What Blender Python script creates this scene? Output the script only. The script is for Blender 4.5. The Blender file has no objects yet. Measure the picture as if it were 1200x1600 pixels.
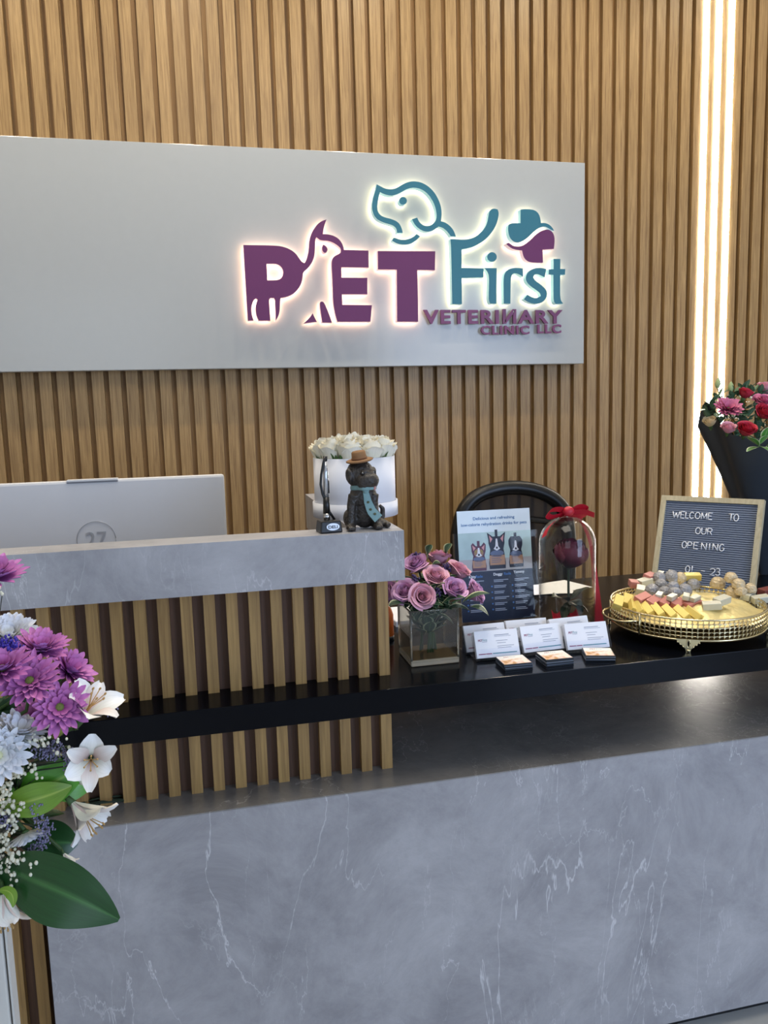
import bpy, bmesh, math, random
from mathutils import Vector, Matrix, Quaternion, noise
from mathutils.geometry import tessellate_polygon
random.seed(7)
S = bpy.context.scene
COL = S.collection
PI = math.pi
V = Vector

# ------------------------------------------------------------------ camera
F_PX, YAW, PITCH, ROLL, CAM_H = 1213.53, 0.22318, 0.12947, -0.027505, 1.30
FW = V((math.sin(YAW)*math.cos(PITCH), math.cos(YAW)*math.cos(PITCH), -math.sin(PITCH)))
_r = V((math.cos(YAW), -math.sin(YAW), 0)); _u = _r.cross(FW)
RT = _r*math.cos(ROLL) + _u*math.sin(ROLL)
UP = -_r*math.sin(ROLL) + _u*math.cos(ROLL)
CAM = V((0, 0, CAM_H))
cd = bpy.data.cameras.new('camera'); co = bpy.data.objects.new('camera', cd); COL.objects.link(co)
co.matrix_world = Matrix(((RT.x, UP.x, -FW.x, 0), (RT.y, UP.y, -FW.y, 0), (RT.z, UP.z, -FW.z, CAM_H), (0, 0, 0, 1)))
cd.sensor_fit = 'VERTICAL'; cd.sensor_height = 36.0; cd.lens = F_PX/1600*36.0
cd.clip_start = 0.02
S.camera = co

def ray(px, py): return FW + RT*((px-600)/F_PX) - UP*((py-800)/F_PX)
def atY(px, py, y): d = ray(px, py); return CAM + d*(y/d.y)
def atZ(px, py, z): d = ray(px, py); return CAM + d*((z-CAM_H)/d.z)
def atX(px, py, x): d = ray(px, py); return CAM + d*(x/d.x)

# ------------------------------------------------------------------ world, lights, exposure
S.view_settings.view_transform = 'Standard'
S.view_settings.look = 'None'
S.view_settings.gamma = 1.0
S.view_settings.use_curve_mapping = False
S.view_settings.exposure = 0.0
w = bpy.data.worlds.new('daylight'); S.world = w; w.use_nodes = True
w.node_tree.nodes['Background'].inputs[0].default_value = (0.62, 0.75, 1.0, 1)
w.node_tree.nodes['Background'].inputs[1].default_value = 0.35

def area(name, loc, target, sx, sy, power, color):
    l = bpy.data.lights.new(name, 'AREA'); l.shape = 'RECTANGLE'; l.size = sx; l.size_y = sy; l.energy = power; l.color = color
    o = bpy.data.objects.new(name, l); COL.objects.link(o); o.location = loc
    o.rotation_euler = (V(target)-V(loc)).to_track_quat('-Z', 'Y').to_euler()
    return o
def spot(name, loc, target, power, color, angle=80, blend=.6, r=.035):
    l = bpy.data.lights.new(name, 'SPOT'); l.energy = power; l.color = color; l.spot_size = math.radians(angle); l.spot_blend = blend; l.shadow_soft_size = r
    o = bpy.data.objects.new(name, l); COL.objects.link(o); o.location = loc
    o.rotation_euler = (V(target)-V(loc)).to_track_quat('-Z', 'Y').to_euler()
    return o
COOL = (0.53, 0.69, 1.0); WARM = (1.0, 0.86, 0.64); NEUT = (1.0, 0.93, 0.82)
area('window_daylight', (2.9, -2.2, 1.5), (1.1, 1.3, .6), 2.0, 2.4, 105, COOL)
area('window_daylight', (-1.2, -2.9, 1.5), (0.2, 1.3, .9), 1.8, 2.2, 20, (.72, .85, 1.0))
area('ceiling_panel_light', (0.3, 0.9, 3.26), (0.3, 0.9, 0), 1.2, 1.2, 24, NEUT)
for x, pw in ((-1.5, 27), (-.75, 27), (0, 27), (.75, 27), (1.5, 27), (2.3, 21)):
    spot('ceiling_downlight', (x, 2.42, 3.24), (x, 2.62, 1.2), pw, WARM, 150, 1, .03)
spot('ceiling_downlight', (1.25, 1.62, 3.2), (1.12, 1.55, .8), 34, (1.0, .87, .66), 50, .7, .04)
spot('ceiling_downlight', (.1, 1.75, 3.2), (.05, 1.40, .9), 34, (1.0, .88, .70), 60, .7, .04)

# ------------------------------------------------------------------ materials
def lin(c):
    if isinstance(c, str):
        c = [int(c[i:i+2], 16)/255 for i in (0, 2, 4)]
        return tuple(x/12.92 if x <= .04045 else ((x+.055)/1.055)**2.4 for x in c)
    return tuple(c)
def mat(name, col, rough=.5, metal=0, spec=.5, vary=0, scale=30, bump=0, bscale=60, emit=None, estr=0, trans=0, sheen=0, stretch=None, sss=0):
    m = bpy.data.materials.new(name); m.use_nodes = True
    N = m.node_tree.nodes; L = m.node_tree.links; b = N['Principled BSDF']
    c = lin(col)
    b.inputs['Base Color'].default_value = (*c, 1)
    b.inputs['Roughness'].default_value = rough; b.inputs['Metallic'].default_value = metal
    b.inputs['Specular IOR Level'].default_value = spec
    if sss: b.inputs['Subsurface Weight'].default_value = sss; b.inputs['Subsurface Scale'].default_value = .004
    if emit: b.inputs['Emission Color'].default_value = (*lin(emit), 1); b.inputs['Emission Strength'].default_value = estr
    if trans: b.inputs['Transmission Weight'].default_value = trans
    if vary or bump:
        t = N.new('ShaderNodeTexCoord'); mp = N.new('ShaderNodeMapping'); L.new(t.outputs['Object'], mp.inputs[0])
        if stretch: mp.inputs['Scale'].default_value = stretch
    if vary:
        n = N.new('ShaderNodeTexNoise'); n.inputs['Scale'].default_value = scale; n.inputs['Detail'].default_value = 4
        L.new(mp.outputs[0], n.inputs['Vector'])
        r = N.new('ShaderNodeMix'); r.data_type = 'RGBA'
        r.inputs[6].default_value = (*[x*(1-vary) for x in c], 1); r.inputs[7].default_value = (*[min(1, x*(1+vary)) for x in c], 1)
        L.new(n.outputs['Fac'], r.inputs[0]); L.new(r.outputs[2], b.inputs['Base Color'])
    if bump:
        n2 = N.new('ShaderNodeTexNoise'); n2.inputs['Scale'].default_value = bscale; L.new(mp.outputs[0], n2.inputs['Vector'])
        bp = N.new('ShaderNodeBump'); bp.inputs['Strength'].default_value = bump; bp.inputs['Distance'].default_value = .01
        L.new(n2.outputs['Fac'], bp.inputs['Height']); L.new(bp.outputs[0], b.inputs['Normal'])
    return m
def wood(name, c1, c2, rough=.42, cell=None):
    m = bpy.data.materials.new(name); m.use_nodes = True
    N = m.node_tree.nodes; L = m.node_tree.links; b = N['Principled BSDF']
    t = N.new('ShaderNodeTexCoord'); mp = N.new('ShaderNodeMapping'); L.new(t.outputs['Object'], mp.inputs[0])
    mp.inputs['Scale'].default_value = (60, 60, 2.2)
    n = N.new('ShaderNodeTexNoise'); n.inputs['Scale'].default_value = 2.6; n.inputs['Detail'].default_value = 8; n.inputs['Roughness'].default_value = .62; n.inputs['Distortion'].default_value = .6
    L.new(mp.outputs[0], n.inputs['Vector'])
    cr = N.new('ShaderNodeValToRGB'); L.new(n.outputs['Fac'], cr.inputs[0])
    cr.color_ramp.elements[0].position = .3; cr.color_ramp.elements[1].position = .68
    cr.color_ramp.elements[0].color = (*lin(c1), 1); cr.color_ramp.elements[1].color = (*lin(c2), 1)
    mp2 = N.new('ShaderNodeMapping'); L.new(t.outputs['Object'], mp2.inputs[0]); mp2.inputs['Scale'].default_value = (9, 9, .35)
    n2 = N.new('ShaderNodeTexNoise'); n2.inputs['Scale'].default_value = 1.5; n2.inputs['Detail'].default_value = 2; L.new(mp2.outputs[0], n2.inputs['Vector'])
    mx = N.new('ShaderNodeMix'); mx.data_type = 'RGBA'; mx.blend_type = 'MULTIPLY'; mx.inputs[0].default_value = .45
    cr2 = N.new('ShaderNodeValToRGB'); L.new(n2.outputs['Fac'], cr2.inputs[0])
    cr2.color_ramp.elements[0].position = .35; cr2.color_ramp.elements[1].position = .65
    cr2.color_ramp.elements[0].color = (.72, .70, .68, 1); cr2.color_ramp.elements[1].color = (1, 1, 1, 1)
    L.new(cr.outputs[0], mx.inputs[6]); L.new(cr2.outputs[0], mx.inputs[7]); L.new(mx.outputs[2], b.inputs['Base Color'])
    b.inputs['Roughness'].default_value = rough
    bp = N.new('ShaderNodeBump'); bp.inputs['Strength'].default_value = .12; bp.inputs['Distance'].default_value = .002
    L.new(n.outputs['Fac'], bp.inputs['Height']); L.new(bp.outputs[0], b.inputs['Normal'])
    return m
def marble(name, base, dark, vein, rough=.4):
    m = bpy.data.materials.new(name); m.use_nodes = True
    N = m.node_tree.nodes; L = m.node_tree.links; b = N['Principled BSDF']
    t = N.new('ShaderNodeTexCoord')
    def noi(scale, detail, dist=0, rg=.55, off=(0, 0, 0), sc=(1, 1, 1)):
        mp = N.new('ShaderNodeMapping'); mp.inputs['Location'].default_value = off; mp.inputs['Scale'].default_value = sc
        mp.inputs['Rotation'].default_value = (0, -.5, 0)
        L.new(t.outputs['Object'], mp.inputs[0])
        n = N.new('ShaderNodeTexNoise'); n.inputs['Scale'].default_value = scale; n.inputs['Detail'].default_value = detail
        n.inputs['Distortion'].default_value = dist; n.inputs['Roughness'].default_value = rg
        L.new(mp.outputs[0], n.inputs['Vector']); return n.outputs['Fac']
    def math_(op, a, bb=None, clamp=False):
        q = N.new('ShaderNodeMath'); q.operation = op; q.use_clamp = clamp
        for i, x in enumerate((a, bb)):
            if x is None: continue
            if isinstance(x, (int, float)): q.inputs[i].default_value = x
            else: L.new(x, q.inputs[i])
        return q.outputs[0]
    def veins(scale, width, mscale, mlo, off, dist=1.2, sc=(2.1, 2.1, .55)):
        a = noi(scale, 7, dist, .56, off, sc)
        d = math_('ABSOLUTE', math_('SUBTRACT', a, .5))
        line = math_('SUBTRACT', 1, math_('DIVIDE', d, width), True)
        mk = noi(mscale, 2, 0, .5, (off[0]+7, off[1]+3, off[2]+5))
        mk = math_('MULTIPLY', math_('SUBTRACT', mk, mlo), 6, True)
        return math_('MULTIPLY', line, mk)
    v1 = veins(1.9, .0032, 2.2, .43, (2.1, 0, 1.7), .45)
    v2 = veins(3.6, .0034, 3.0, .44, (9.3, 0, 4.2), .5)
    v3 = veins(5.0, .005, 2.6, .54, (4.4, 0, 8.1), .5)
    vv = math_('MAXIMUM', math_('MAXIMUM', v1, math_('MULTIPLY', v2, .8)), v3)
    cl = noi(5, 10, .4, .74)
    cr = N.new('ShaderNodeValToRGB'); L.new(cl, cr.inputs[0])
    cr.color_ramp.elements[0].position = .34; cr.color_ramp.elements[1].position = .66
    cr.color_ramp.elements[0].color = (*lin(dark), 1); cr.color_ramp.elements[1].color = (*lin(base), 1)
    mx = N.new('ShaderNodeMix'); mx.data_type = 'RGBA'; L.new(math_('MULTIPLY', vv, .48), mx.inputs[0])
    L.new(cr.outputs[0], mx.inputs[6]); mx.inputs[7].default_value = (*lin(vein), 1)
    L.new(mx.outputs[2], b.inputs['Base Color']); b.inputs['Roughness'].default_value = rough
    if name.startswith('satin'): b.inputs['Specular IOR Level'].default_value = 1.0
    return m
def glass(name, tint=(1, 1, 1), edge=.9, base=.03, rough=.0):
    """thin clear glass: a see-through sheet with a Fresnel reflection"""
    m = bpy.data.materials.new(name); m.use_nodes = True
    N = m.node_tree.nodes; L = m.node_tree.links; N.remove(N['Principled BSDF'])
    tr = N.new('ShaderNodeBsdfTransparent'); tr.inputs[0].default_value = (*tint, 1)
    gl = N.new('ShaderNodeBsdfGlossy'); gl.inputs['Roughness'].default_value = rough
    lw = N.new('ShaderNodeLayerWeight'); lw.inputs[0].default_value = .5
    pw = N.new('ShaderNodeMath'); pw.operation = 'POWER'; L.new(lw.outputs['Facing'], pw.inputs[0]); pw.inputs[1].default_value = 3.5
    ml = N.new('ShaderNodeMath'); ml.operation = 'MULTIPLY_ADD'; L.new(pw.outputs[0], ml.inputs[0]); ml.inputs[1].default_value = edge; ml.inputs[2].default_value = base; ml.use_clamp = True
    mx = N.new('ShaderNodeMixShader'); L.new(ml.outputs[0], mx.inputs[0]); L.new(tr.outputs[0], mx.inputs[1]); L.new(gl.outputs[0], mx.inputs[2])
    L.new(mx.outputs[0], N['Material Output'].inputs[0])
    return m
def emis(name, col, strength):
    m = bpy.data.materials.new(name); m.use_nodes = True
    N = m.node_tree.nodes; N.remove(N['Principled BSDF']); e = N.new('ShaderNodeEmission')
    e.inputs[0].default_value = (*lin(col), 1); e.inputs[1].default_value = strength
    m.node_tree.links.new(e.outputs[0], N['Material Output'].inputs[0]); return m
def leafmat(name, c1, c2, edge=None, rough=.4):
    """leaf: UV.x runs across (0.5 = midrib), UV.y along"""
    m = bpy.data.materials.new(name); m.use_nodes = True
    N = m.node_tree.nodes; L = m.node_tree.links; b = N['Principled BSDF']
    uv = N.new('ShaderNodeUVMap'); sx = N.new('ShaderNodeSeparateXYZ'); L.new(uv.outputs[0], sx.inputs[0])
    a = N.new('ShaderNodeMath'); a.operation = 'SUBTRACT'; L.new(sx.outputs[0], a.inputs[0]); a.inputs[1].default_value = .5
    ab = N.new('ShaderNodeMath'); ab.operation = 'ABSOLUTE'; L.new(a.outputs[0], ab.inputs[0])
    cr = N.new('ShaderNodeValToRGB'); L.new(ab.outputs[0], cr.inputs[0])
    e = cr.color_ramp.elements; e[0].position = 0; e[0].color = (*lin(c2), 1); e[1].position = .07; e[1].color = (*lin(c1), 1)
    if edge:
        q = e.new(.36); q.color = (*lin(c1), 1); q = e.new(.45); q.color = (*lin(edge), 1)
    n = N.new('ShaderNodeTexNoise'); mp = N.new('ShaderNodeMapping'); mp.inputs['Scale'].default_value = (26, 2, 1)
    L.new(uv.outputs[0], mp.inputs[0]); L.new(mp.outputs[0], n.inputs['Vector']); n.inputs['Scale'].default_value = 1.5
    mr = N.new('ShaderNodeMapRange'); L.new(n.outputs['Fac'], mr.inputs[0]); mr.inputs[3].default_value = .65; mr.inputs[4].default_value = 1.3
    mx = N.new('ShaderNodeMix'); mx.data_type = 'RGBA'; mx.blend_type = 'MULTIPLY'; mx.inputs[0].default_value = 1
    L.new(cr.outputs[0], mx.inputs[6]); L.new(mr.outputs[0], mx.inputs[7]); L.new(mx.outputs[2], b.inputs['Base Color'])
    b.inputs['Roughness'].default_value = rough
    return m
def petalmat(name, base, tip, rough=.6, back=None):
    """petal: UV.y runs from base to tip, veins along it"""
    m = bpy.data.materials.new(name); m.use_nodes = True
    N = m.node_tree.nodes; L = m.node_tree.links; b = N['Principled BSDF']
    uv = N.new('ShaderNodeUVMap'); sx = N.new('ShaderNodeSeparateXYZ'); L.new(uv.outputs[0], sx.inputs[0])
    cr = N.new('ShaderNodeValToRGB'); L.new(sx.outputs[1], cr.inputs[0])
    e = cr.color_ramp.elements; e[0].position = .05; e[0].color = (*lin(base), 1); e[1].position = .85; e[1].color = (*lin(tip), 1)
    n = N.new('ShaderNodeTexNoise'); mp = N.new('ShaderNodeMapping'); mp.inputs['Scale'].default_value = (14, 1, 1)
    L.new(uv.outputs[0], mp.inputs[0]); L.new(mp.outputs[0], n.inputs['Vector']); n.inputs['Scale'].default_value = 2
    mr = N.new('ShaderNodeMapRange'); L.new(n.outputs['Fac'], mr.inputs[0]); mr.inputs[3].default_value = .84; mr.inputs[4].default_value = 1.12
    mx = N.new('ShaderNodeMix'); mx.data_type = 'RGBA'; mx.blend_type = 'MULTIPLY'; mx.inputs[0].default_value = 1
    L.new(cr.outputs[0], mx.inputs[6]); L.new(mr.outputs[0], mx.inputs[7]); out = mx.outputs[2]
    if back:
        g = N.new('ShaderNodeNewGeometry'); m2 = N.new('ShaderNodeMix'); m2.data_type = 'RGBA'
        L.new(g.outputs['Backfacing'], m2.inputs[0]); L.new(out, m2.inputs[6]); m2.inputs[7].default_value = (*lin(back), 1); out = m2.outputs[2]
    L.new(out, b.inputs['Base Color']); b.inputs['Roughness'].default_value = rough
    return m

M = dict(
    slat=wood('oak_slat', '876840', 'b99866'), groove=wood('oak_groove', '8a6840', 'a5804f', .6),
    cslat=wood('counter_oak_slat', '8e6e42', 'bb965c'), cgroove=wood('counter_walnut_groove', '4f382a', '684a37', .6),
    marble=marble('grey_marble', 'aeadb0', '8b8a8e', 'eeeef0', .38), ledge=marble('satin_marble_ledge', '908c88', '72706e', 'd0cdc8', .23),
    black=mat('black_laminate', '06080e', .16, spec=.15, vary=.2, scale=8), navy=mat('navy_gloss_panel', '0e1522', .10, spec=.5, vary=.15, scale=6),
    paint=mat('white_gloss_panel', 'b2b5b5', .18, spec=.4, vary=.02),
    wallp=mat('wall_paint', 'd8d4cc', .8, vary=.03), floor=mat('floor_tile', 'b9b8b4', .3, vary=.08, scale=4),
    ceil=mat('ceiling_paint', 'e6e4de', .9, vary=.02),
    white=mat('white_plastic', 'd6d6d8', .35, vary=.02), card=mat('white_cardboard', 'e3e4ea', .45, vary=.02),
    paper=mat('white_paper', 'e9ebf2', .6, vary=.02), dark=mat('black_plastic', '0d0d0f', .35, vary=.2),
    chrome=mat('chrome', 'c9c9c9', .15, 1), gold=mat('gold_metal', 'e0d2a8', .25, 1, vary=.12, scale=80),
    foil=mat('gold_foil_liner', 'ead898', .36, .4, vary=.15, scale=40, bump=.5, bscale=35),
    acr=glass('clear_acrylic', (.98, .985, 1), .45, .012), glass=glass('clear_glass', (.97, .965, .94), .9, .02),
    vglass=glass('vase_glass', (.93, .93, .91), .85, .045), water=glass('vase_water', (.86, .82, .74), .3, .02),
    stem=mat('green_stem', '3d5a2a', .55, vary=.25), stemd=mat('dark_stem', '24331f', .6, vary=.2),
)

# ------------------------------------------------------------------ mesh builder
class B:
    def __init__(s): s.bm = bmesh.new(); s.uv = s.bm.loops.layers.uv.new('UVMap')
    def face(s, pts, mi=0, smooth=False):
        f = s.bm.faces.new([s.bm.verts.new(p) for p in pts]); f.material_index = mi; f.smooth = smooth; return f
    def merge(s, bm2, mi=None, mtx=None):
        vm = {}
        for v in bm2.verts: vm[v] = s.bm.verts.new(mtx @ v.co if mtx else v.co)
        for f in bm2.faces:
            try: g = s.bm.faces.new([vm[v] for v in f.verts])
            except ValueError: continue
            g.material_index = f.material_index if mi is None else mi; g.smooth = f.smooth
        bm2.free()
    def mesh(s, me, mtx, mi=None):
        b2 = bmesh.new(); b2.from_mesh(me)
        ul = b2.loops.layers.uv.active; vm = {}
        for v in b2.verts: vm[v] = s.bm.verts.new(mtx @ v.co)
        for f in b2.faces:
            g = s.bm.faces.new([vm[v] for v in f.verts]); g.material_index = f.material_index if mi is None else mi; g.smooth = f.smooth
            if ul:
                for a, c in zip(g.loops, f.loops): a[s.uv].uv = c[ul].uv
        b2.free(); return s
    def box(s, c, d, R=None, mi=0, bev=0, seg=2, taper=1):
        b2 = bmesh.new(); bmesh.ops.create_cube(b2, size=1)
        for v in b2.verts:
            k = taper if v.co.z > 0 else 1
            v.co = V((v.co.x*d[0]*k, v.co.y*d[1]*k, v.co.z*d[2]))
        if bev:
            bmesh.ops.bevel(b2, geom=b2.edges[:], offset=bev, segments=seg, affect='EDGES', profile=.5)
            for f in b2.faces: f.smooth = False
        m = Matrix.Translation(c) @ (R.to_4x4() if R else Matrix())
        s.merge(b2, mi, m); return s
    def span(s, a, b, mi=0, bev=0):
        a = V(a); b = V(b); return s.box((a+b)/2, b-a, None, mi, bev)
    def tube(s, pts, r, n=8, mi=0, smooth=True):
        pts = [V(p) for p in pts]; k = len(pts)
        rr = r if isinstance(r, (list, tuple)) else [r]*k
        rings = []; ref = None
        for i, p in enumerate(pts):
            t = (pts[min(i+1, k-1)]-pts[max(i-1, 0)]).normalized()
            if ref is None:
                ref = t.orthogonal().normalized()
            else:
                ref = (ref - t*ref.dot(t));
                ref = ref.normalized() if ref.length > 1e-6 else t.orthogonal().normalized()
            o = t.cross(ref)
            rings.append([s.bm.verts.new(p + (ref*math.cos(2*PI*j/n)+o*math.sin(2*PI*j/n))*rr[i]) for j in range(n)])
        for i in range(k-1):
            for j in range(n):
                f = s.bm.faces.new((rings[i][j], rings[i][(j+1) % n], rings[i+1][(j+1) % n], rings[i+1][j])); f.material_index = mi; f.smooth = smooth
        for rg in (list(reversed(rings[0])), rings[-1]):
            f = s.bm.faces.new(rg); f.material_index = mi
        return s
    def lathe(s, prof, c=(0, 0, 0), n=40, mi=0, mtx=None, mod=None, smooth=True):
        rings = []; c = V(c)
        for r, z in prof:
            ring = []
            for j in range(n):
                a = 2*PI*j/n; k = mod(a, z) if mod else 1
                p = V((r*k*math.cos(a), r*k*math.sin(a), z)); p = (mtx @ p) if mtx else p
                ring.append(s.bm.verts.new(p + c))
            rings.append(ring)
        for i in range(len(prof)-1):
            for j in range(n):
                f = s.bm.faces.new((rings[i][j], rings[i][(j+1) % n], rings[i+1][(j+1) % n], rings[i+1][j])); f.material_index = mi; f.smooth = smooth
        if prof[0][0] > 1e-5: f = s.bm.faces.new(list(reversed(rings[0]))); f.material_index = mi
        if prof[-1][0] > 1e-5: f = s.bm.faces.new(rings[-1]); f.material_index = mi
        return s
    def openlathe(s, prof, c=(0, 0, 0), n=40, mi=0):
        rings = [[s.bm.verts.new(V(c)+V((r*math.cos(2*PI*j/n), r*math.sin(2*PI*j/n), z))) for j in range(n)] for r, z in prof]
        for i in range(len(prof)-1):
            for j in range(n):
                f = s.bm.faces.new((rings[i][j], rings[i][(j+1) % n], rings[i+1][(j+1) % n], rings[i+1][j])); f.material_index = mi; f.smooth = True
        return s
    def grid(s, fn, nu, nv, mi=0, smooth=True, ms=None):
        g = [[s.bm.verts.new(fn(i/nu, j/nv)) for i in range(nu+1)] for j in range(nv+1)]
        for j in range(nv):
            for i in range(nu):
                f = s.bm.faces.new((g[j][i], g[j][i+1], g[j+1][i+1], g[j+1][i])); f.material_index = ms(i, j) if ms else mi; f.smooth = smooth
                for l, (a, b) in zip(f.loops, ((i, j), (i+1, j), (i+1, j+1), (i, j+1))): l[s.uv].uv = (a/nu, b/nv)
        return s
    def ellipsoid(s, c, r, R=None, mi=0, u=16, v=10):
        b2 = bmesh.new(); bmesh.ops.create_uvsphere(b2, u_segments=u, v_segments=v, radius=1)
        for f in b2.faces: f.smooth = True
        r = V((r, r, r)) if isinstance(r, (int, float)) else V(r)
        m = Matrix.Translation(c) @ (R.to_4x4() if R else Matrix()) @ Matrix.Diagonal((*r, 1))
        s.merge(b2, mi, m); return s
    def prism(s, polys, mp, d0, d1, mi=(0, 1, 2)):
        """polys: outer outline then holes, 2D; mp(x, y, d) gives the point; faces: front, side, back"""
        tri = tessellate_polygon([[V((x, y, 0)) for x, y in p] for p in polys])
        flat = [q for p in polys for q in p]
        fr = [s.bm.verts.new(mp(x, y, d0)) for x, y in flat]; bk = [s.bm.verts.new(mp(x, y, d1)) for x, y in flat]
        for t in tri:
            for vs, k in ((fr, mi[0]), (bk, mi[2])):
                try: f = s.bm.faces.new([vs[i] for i in t]); f.material_index = k
                except ValueError: pass
        o = 0
        for p in polys:
            n = len(p)
            for i in range(n):
                a, b = o+i, o+(i+1) % n
                f = s.bm.faces.new((fr[a], fr[b], bk[b], bk[a])); f.material_index = mi[1]
            o += n
        return s
    def text(s, t, fr, h=None, w=None, mi=0, bold=0, depth=0, align=.5, x=0, y=0, track=1):
        """text laid in frame fr=(origin, ux, uy, n); h = cap height; placed with its left/centre at x, baseline y"""
        cu = bpy.data.curves.new('t', 'FONT'); cu.body = t; cu.size = 1; cu.offset = bold; cu.extrude = depth/2/(h/.73) if h else 0; cu.resolution_u = 3; cu.space_character = track
        ob = bpy.data.objects.new('t', cu); COL.objects.link(ob); bpy.context.view_layer.update()
        me = bpy.data.meshes.new_from_object(ob.evaluated_get(bpy.context.evaluated_depsgraph_get()))
        bpy.data.objects.remove(ob); bpy.data.curves.remove(cu)
        if not me.vertices: return s
        xs = [v.co.x for v in me.vertices]; x0, x1 = min(xs), max(xs)
        k = h/.73; kx = k if not w else w/(x1-x0)
        o, ux, uy, n = fr; tw = (x1-x0)*kx; b2 = bmesh.new(); b2.from_mesh(me)
        for v in b2.verts:
            v.co = o + ux*(x + (v.co.x-x0)*kx - align*tw) + uy*(y + v.co.y*k) + n*(v.co.z*k + depth/2)
        bpy.data.meshes.remove(me)
        s.merge(b2, mi); return s
    def me(s, name, mats):
        bmesh.ops.recalc_face_normals(s.bm, faces=s.bm.faces[:]) if getattr(s, 'fix', False) else None
        me = bpy.data.meshes.new(name); s.bm.to_mesh(me); s.bm.free()
        for m in (mats if isinstance(mats, (list, tuple)) else [mats]): me.materials.append(m)
        return me
    def build(s, name, mats, parent=None, fix=True):
        s.fix = fix
        if parent is not None:
            inv = WORLD[parent.name].inverted(); bmesh.ops.transform(s.bm, matrix=inv, verts=s.bm.verts[:])
        me = s.me(name, mats); o = bpy.data.objects.new(name, me); COL.objects.link(o)
        if parent is not None: o.parent = parent; WORLD[o.name] = WORLD[parent.name]
        else: WORLD[o.name] = Matrix()
        return o
WORLD = {}
def tag(o, label, cat, group=None, kind=None):
    o['label'] = label; o['category'] = cat
    if group: o['group'] = group
    if kind: o['kind'] = kind
    return o
def thing(name, label, cat, loc=(0, 0, 0), rz=0, group=None, rot=None):
    o = bpy.data.objects.new(name, None); COL.objects.link(o); o.empty_display_size = .02
    m = Matrix.Translation(loc) @ (rot.to_4x4() if rot else Matrix.Rotation(rz, 4, 'Z'))
    o.matrix_world = m; WORLD[o.name] = m
    return tag(o, label, cat, group)
def put(me, name, mtx, parent=None):
    """a mesh datablock placed at a world matrix"""
    o = bpy.data.objects.new(name, me); COL.objects.link(o)
    if parent is not None: o.parent = parent; o.matrix_basis = WORLD[parent.name].inverted() @ mtx
    else: o.matrix_world = mtx
    WORLD[o.name] = mtx; return o
def struct(o, label=None, cat=None):
    o['kind'] = 'structure'
    if label: o['label'] = label
    if cat: o['category'] = cat
    return o
def aim(loc, axis, scale=1, spin=0):
    q = V((0, 0, 1)).rotation_difference(V(axis).normalized())
    sc = (scale,)*3 if isinstance(scale, (int, float)) else scale
    return Matrix.Translation(loc) @ q.to_matrix().to_4x4() @ Matrix.Rotation(spin, 4, 'Z') @ Matrix.Diagonal((*sc, 1))
RX = lambda a: Matrix.Rotation(a, 3, 'X')
RY = lambda a: Matrix.Rotation(a, 3, 'Y')
RZ = lambda a: Matrix.Rotation(a, 3, 'Z')
def bez(p0, p1, p2, t): return p0*(1-t)**2 + p1*2*t*(1-t) + p2*t*t

# ------------------------------------------------------------------ main dimensions (metres)
WALL = 3.0        # front of the wall slats
ZS = .8124        # black worktop
ZB = .6296        # marble base top
ZT = 1.0942       # raised counter top
YF = 1.2872       # front plane of the desk
YSL = 1.360       # front of the desk slats

# ------------------------------------------------------------------ room
b = B(); b.span((-2.6, -3.2, -.05), (3.4, 3.3, 0)); struct(b.build('floor', M['floor']), 'pale tiled floor in front of the reception desk', 'floor')
b = B(); b.span((-2.6, -3.2, 3.3), (3.4, 3.3, 3.35)); struct(b.build('ceiling', M['ceil']), 'white ceiling above the reception', 'ceiling')
b = B(); b.span((-2.65, -3.2, 0), (-2.6, 3.3, 3.3)); struct(b.build('wall_left', M['wallp']), 'plain left wall of the reception', 'wall')
b = B(); b.span((3.4, -3.2, 0), (3.45, 3.3, 3.3)); struct(b.build('wall_right', M['wallp']), 'plain right wall of the reception', 'wall')
b = B()
b.span((-2.6, WALL+.022, 0), (3.4, WALL+.10, 3.3), 1)
x0 = .0277-.059*44
n = 0
while x0 < 3.36:
    if x0 > -2.58: b.span((x0, WALL, 0), (x0+.0407, WALL+.0225, 3.3), 0)
    x0 += .059; n += 1
struct(b.build('wall_back', [M['slat'], M['groove']]), 'back wall clad in vertical oak slats', 'wall')

# three vertical light strips set in the slat gaps
LED = emis('led_diffuser', 'fff8ee', 36)
for i, (xa, xb) in enumerate(((2.069, 2.0945), (2.1268, 2.1522), (2.1857, 2.2111))):
    t = thing('light_strip', ('leftmost', 'middle', 'rightmost')[i]+' of the three glowing vertical light strips in the slat wall', 'light strip', ((xa+xb)/2, WALL, .25), group='light strips in the slat wall')
    b = B(); b.span((xa, WALL+.0, .25), (xb, WALL+.0215, 3.28)); b.build('housing', M['white'], t)
    b = B(); b.span((xa+.001, WALL-.004, .252), (xb-.001, WALL-.0002, 3.278)); b.build('diffuser', LED, t)

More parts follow.
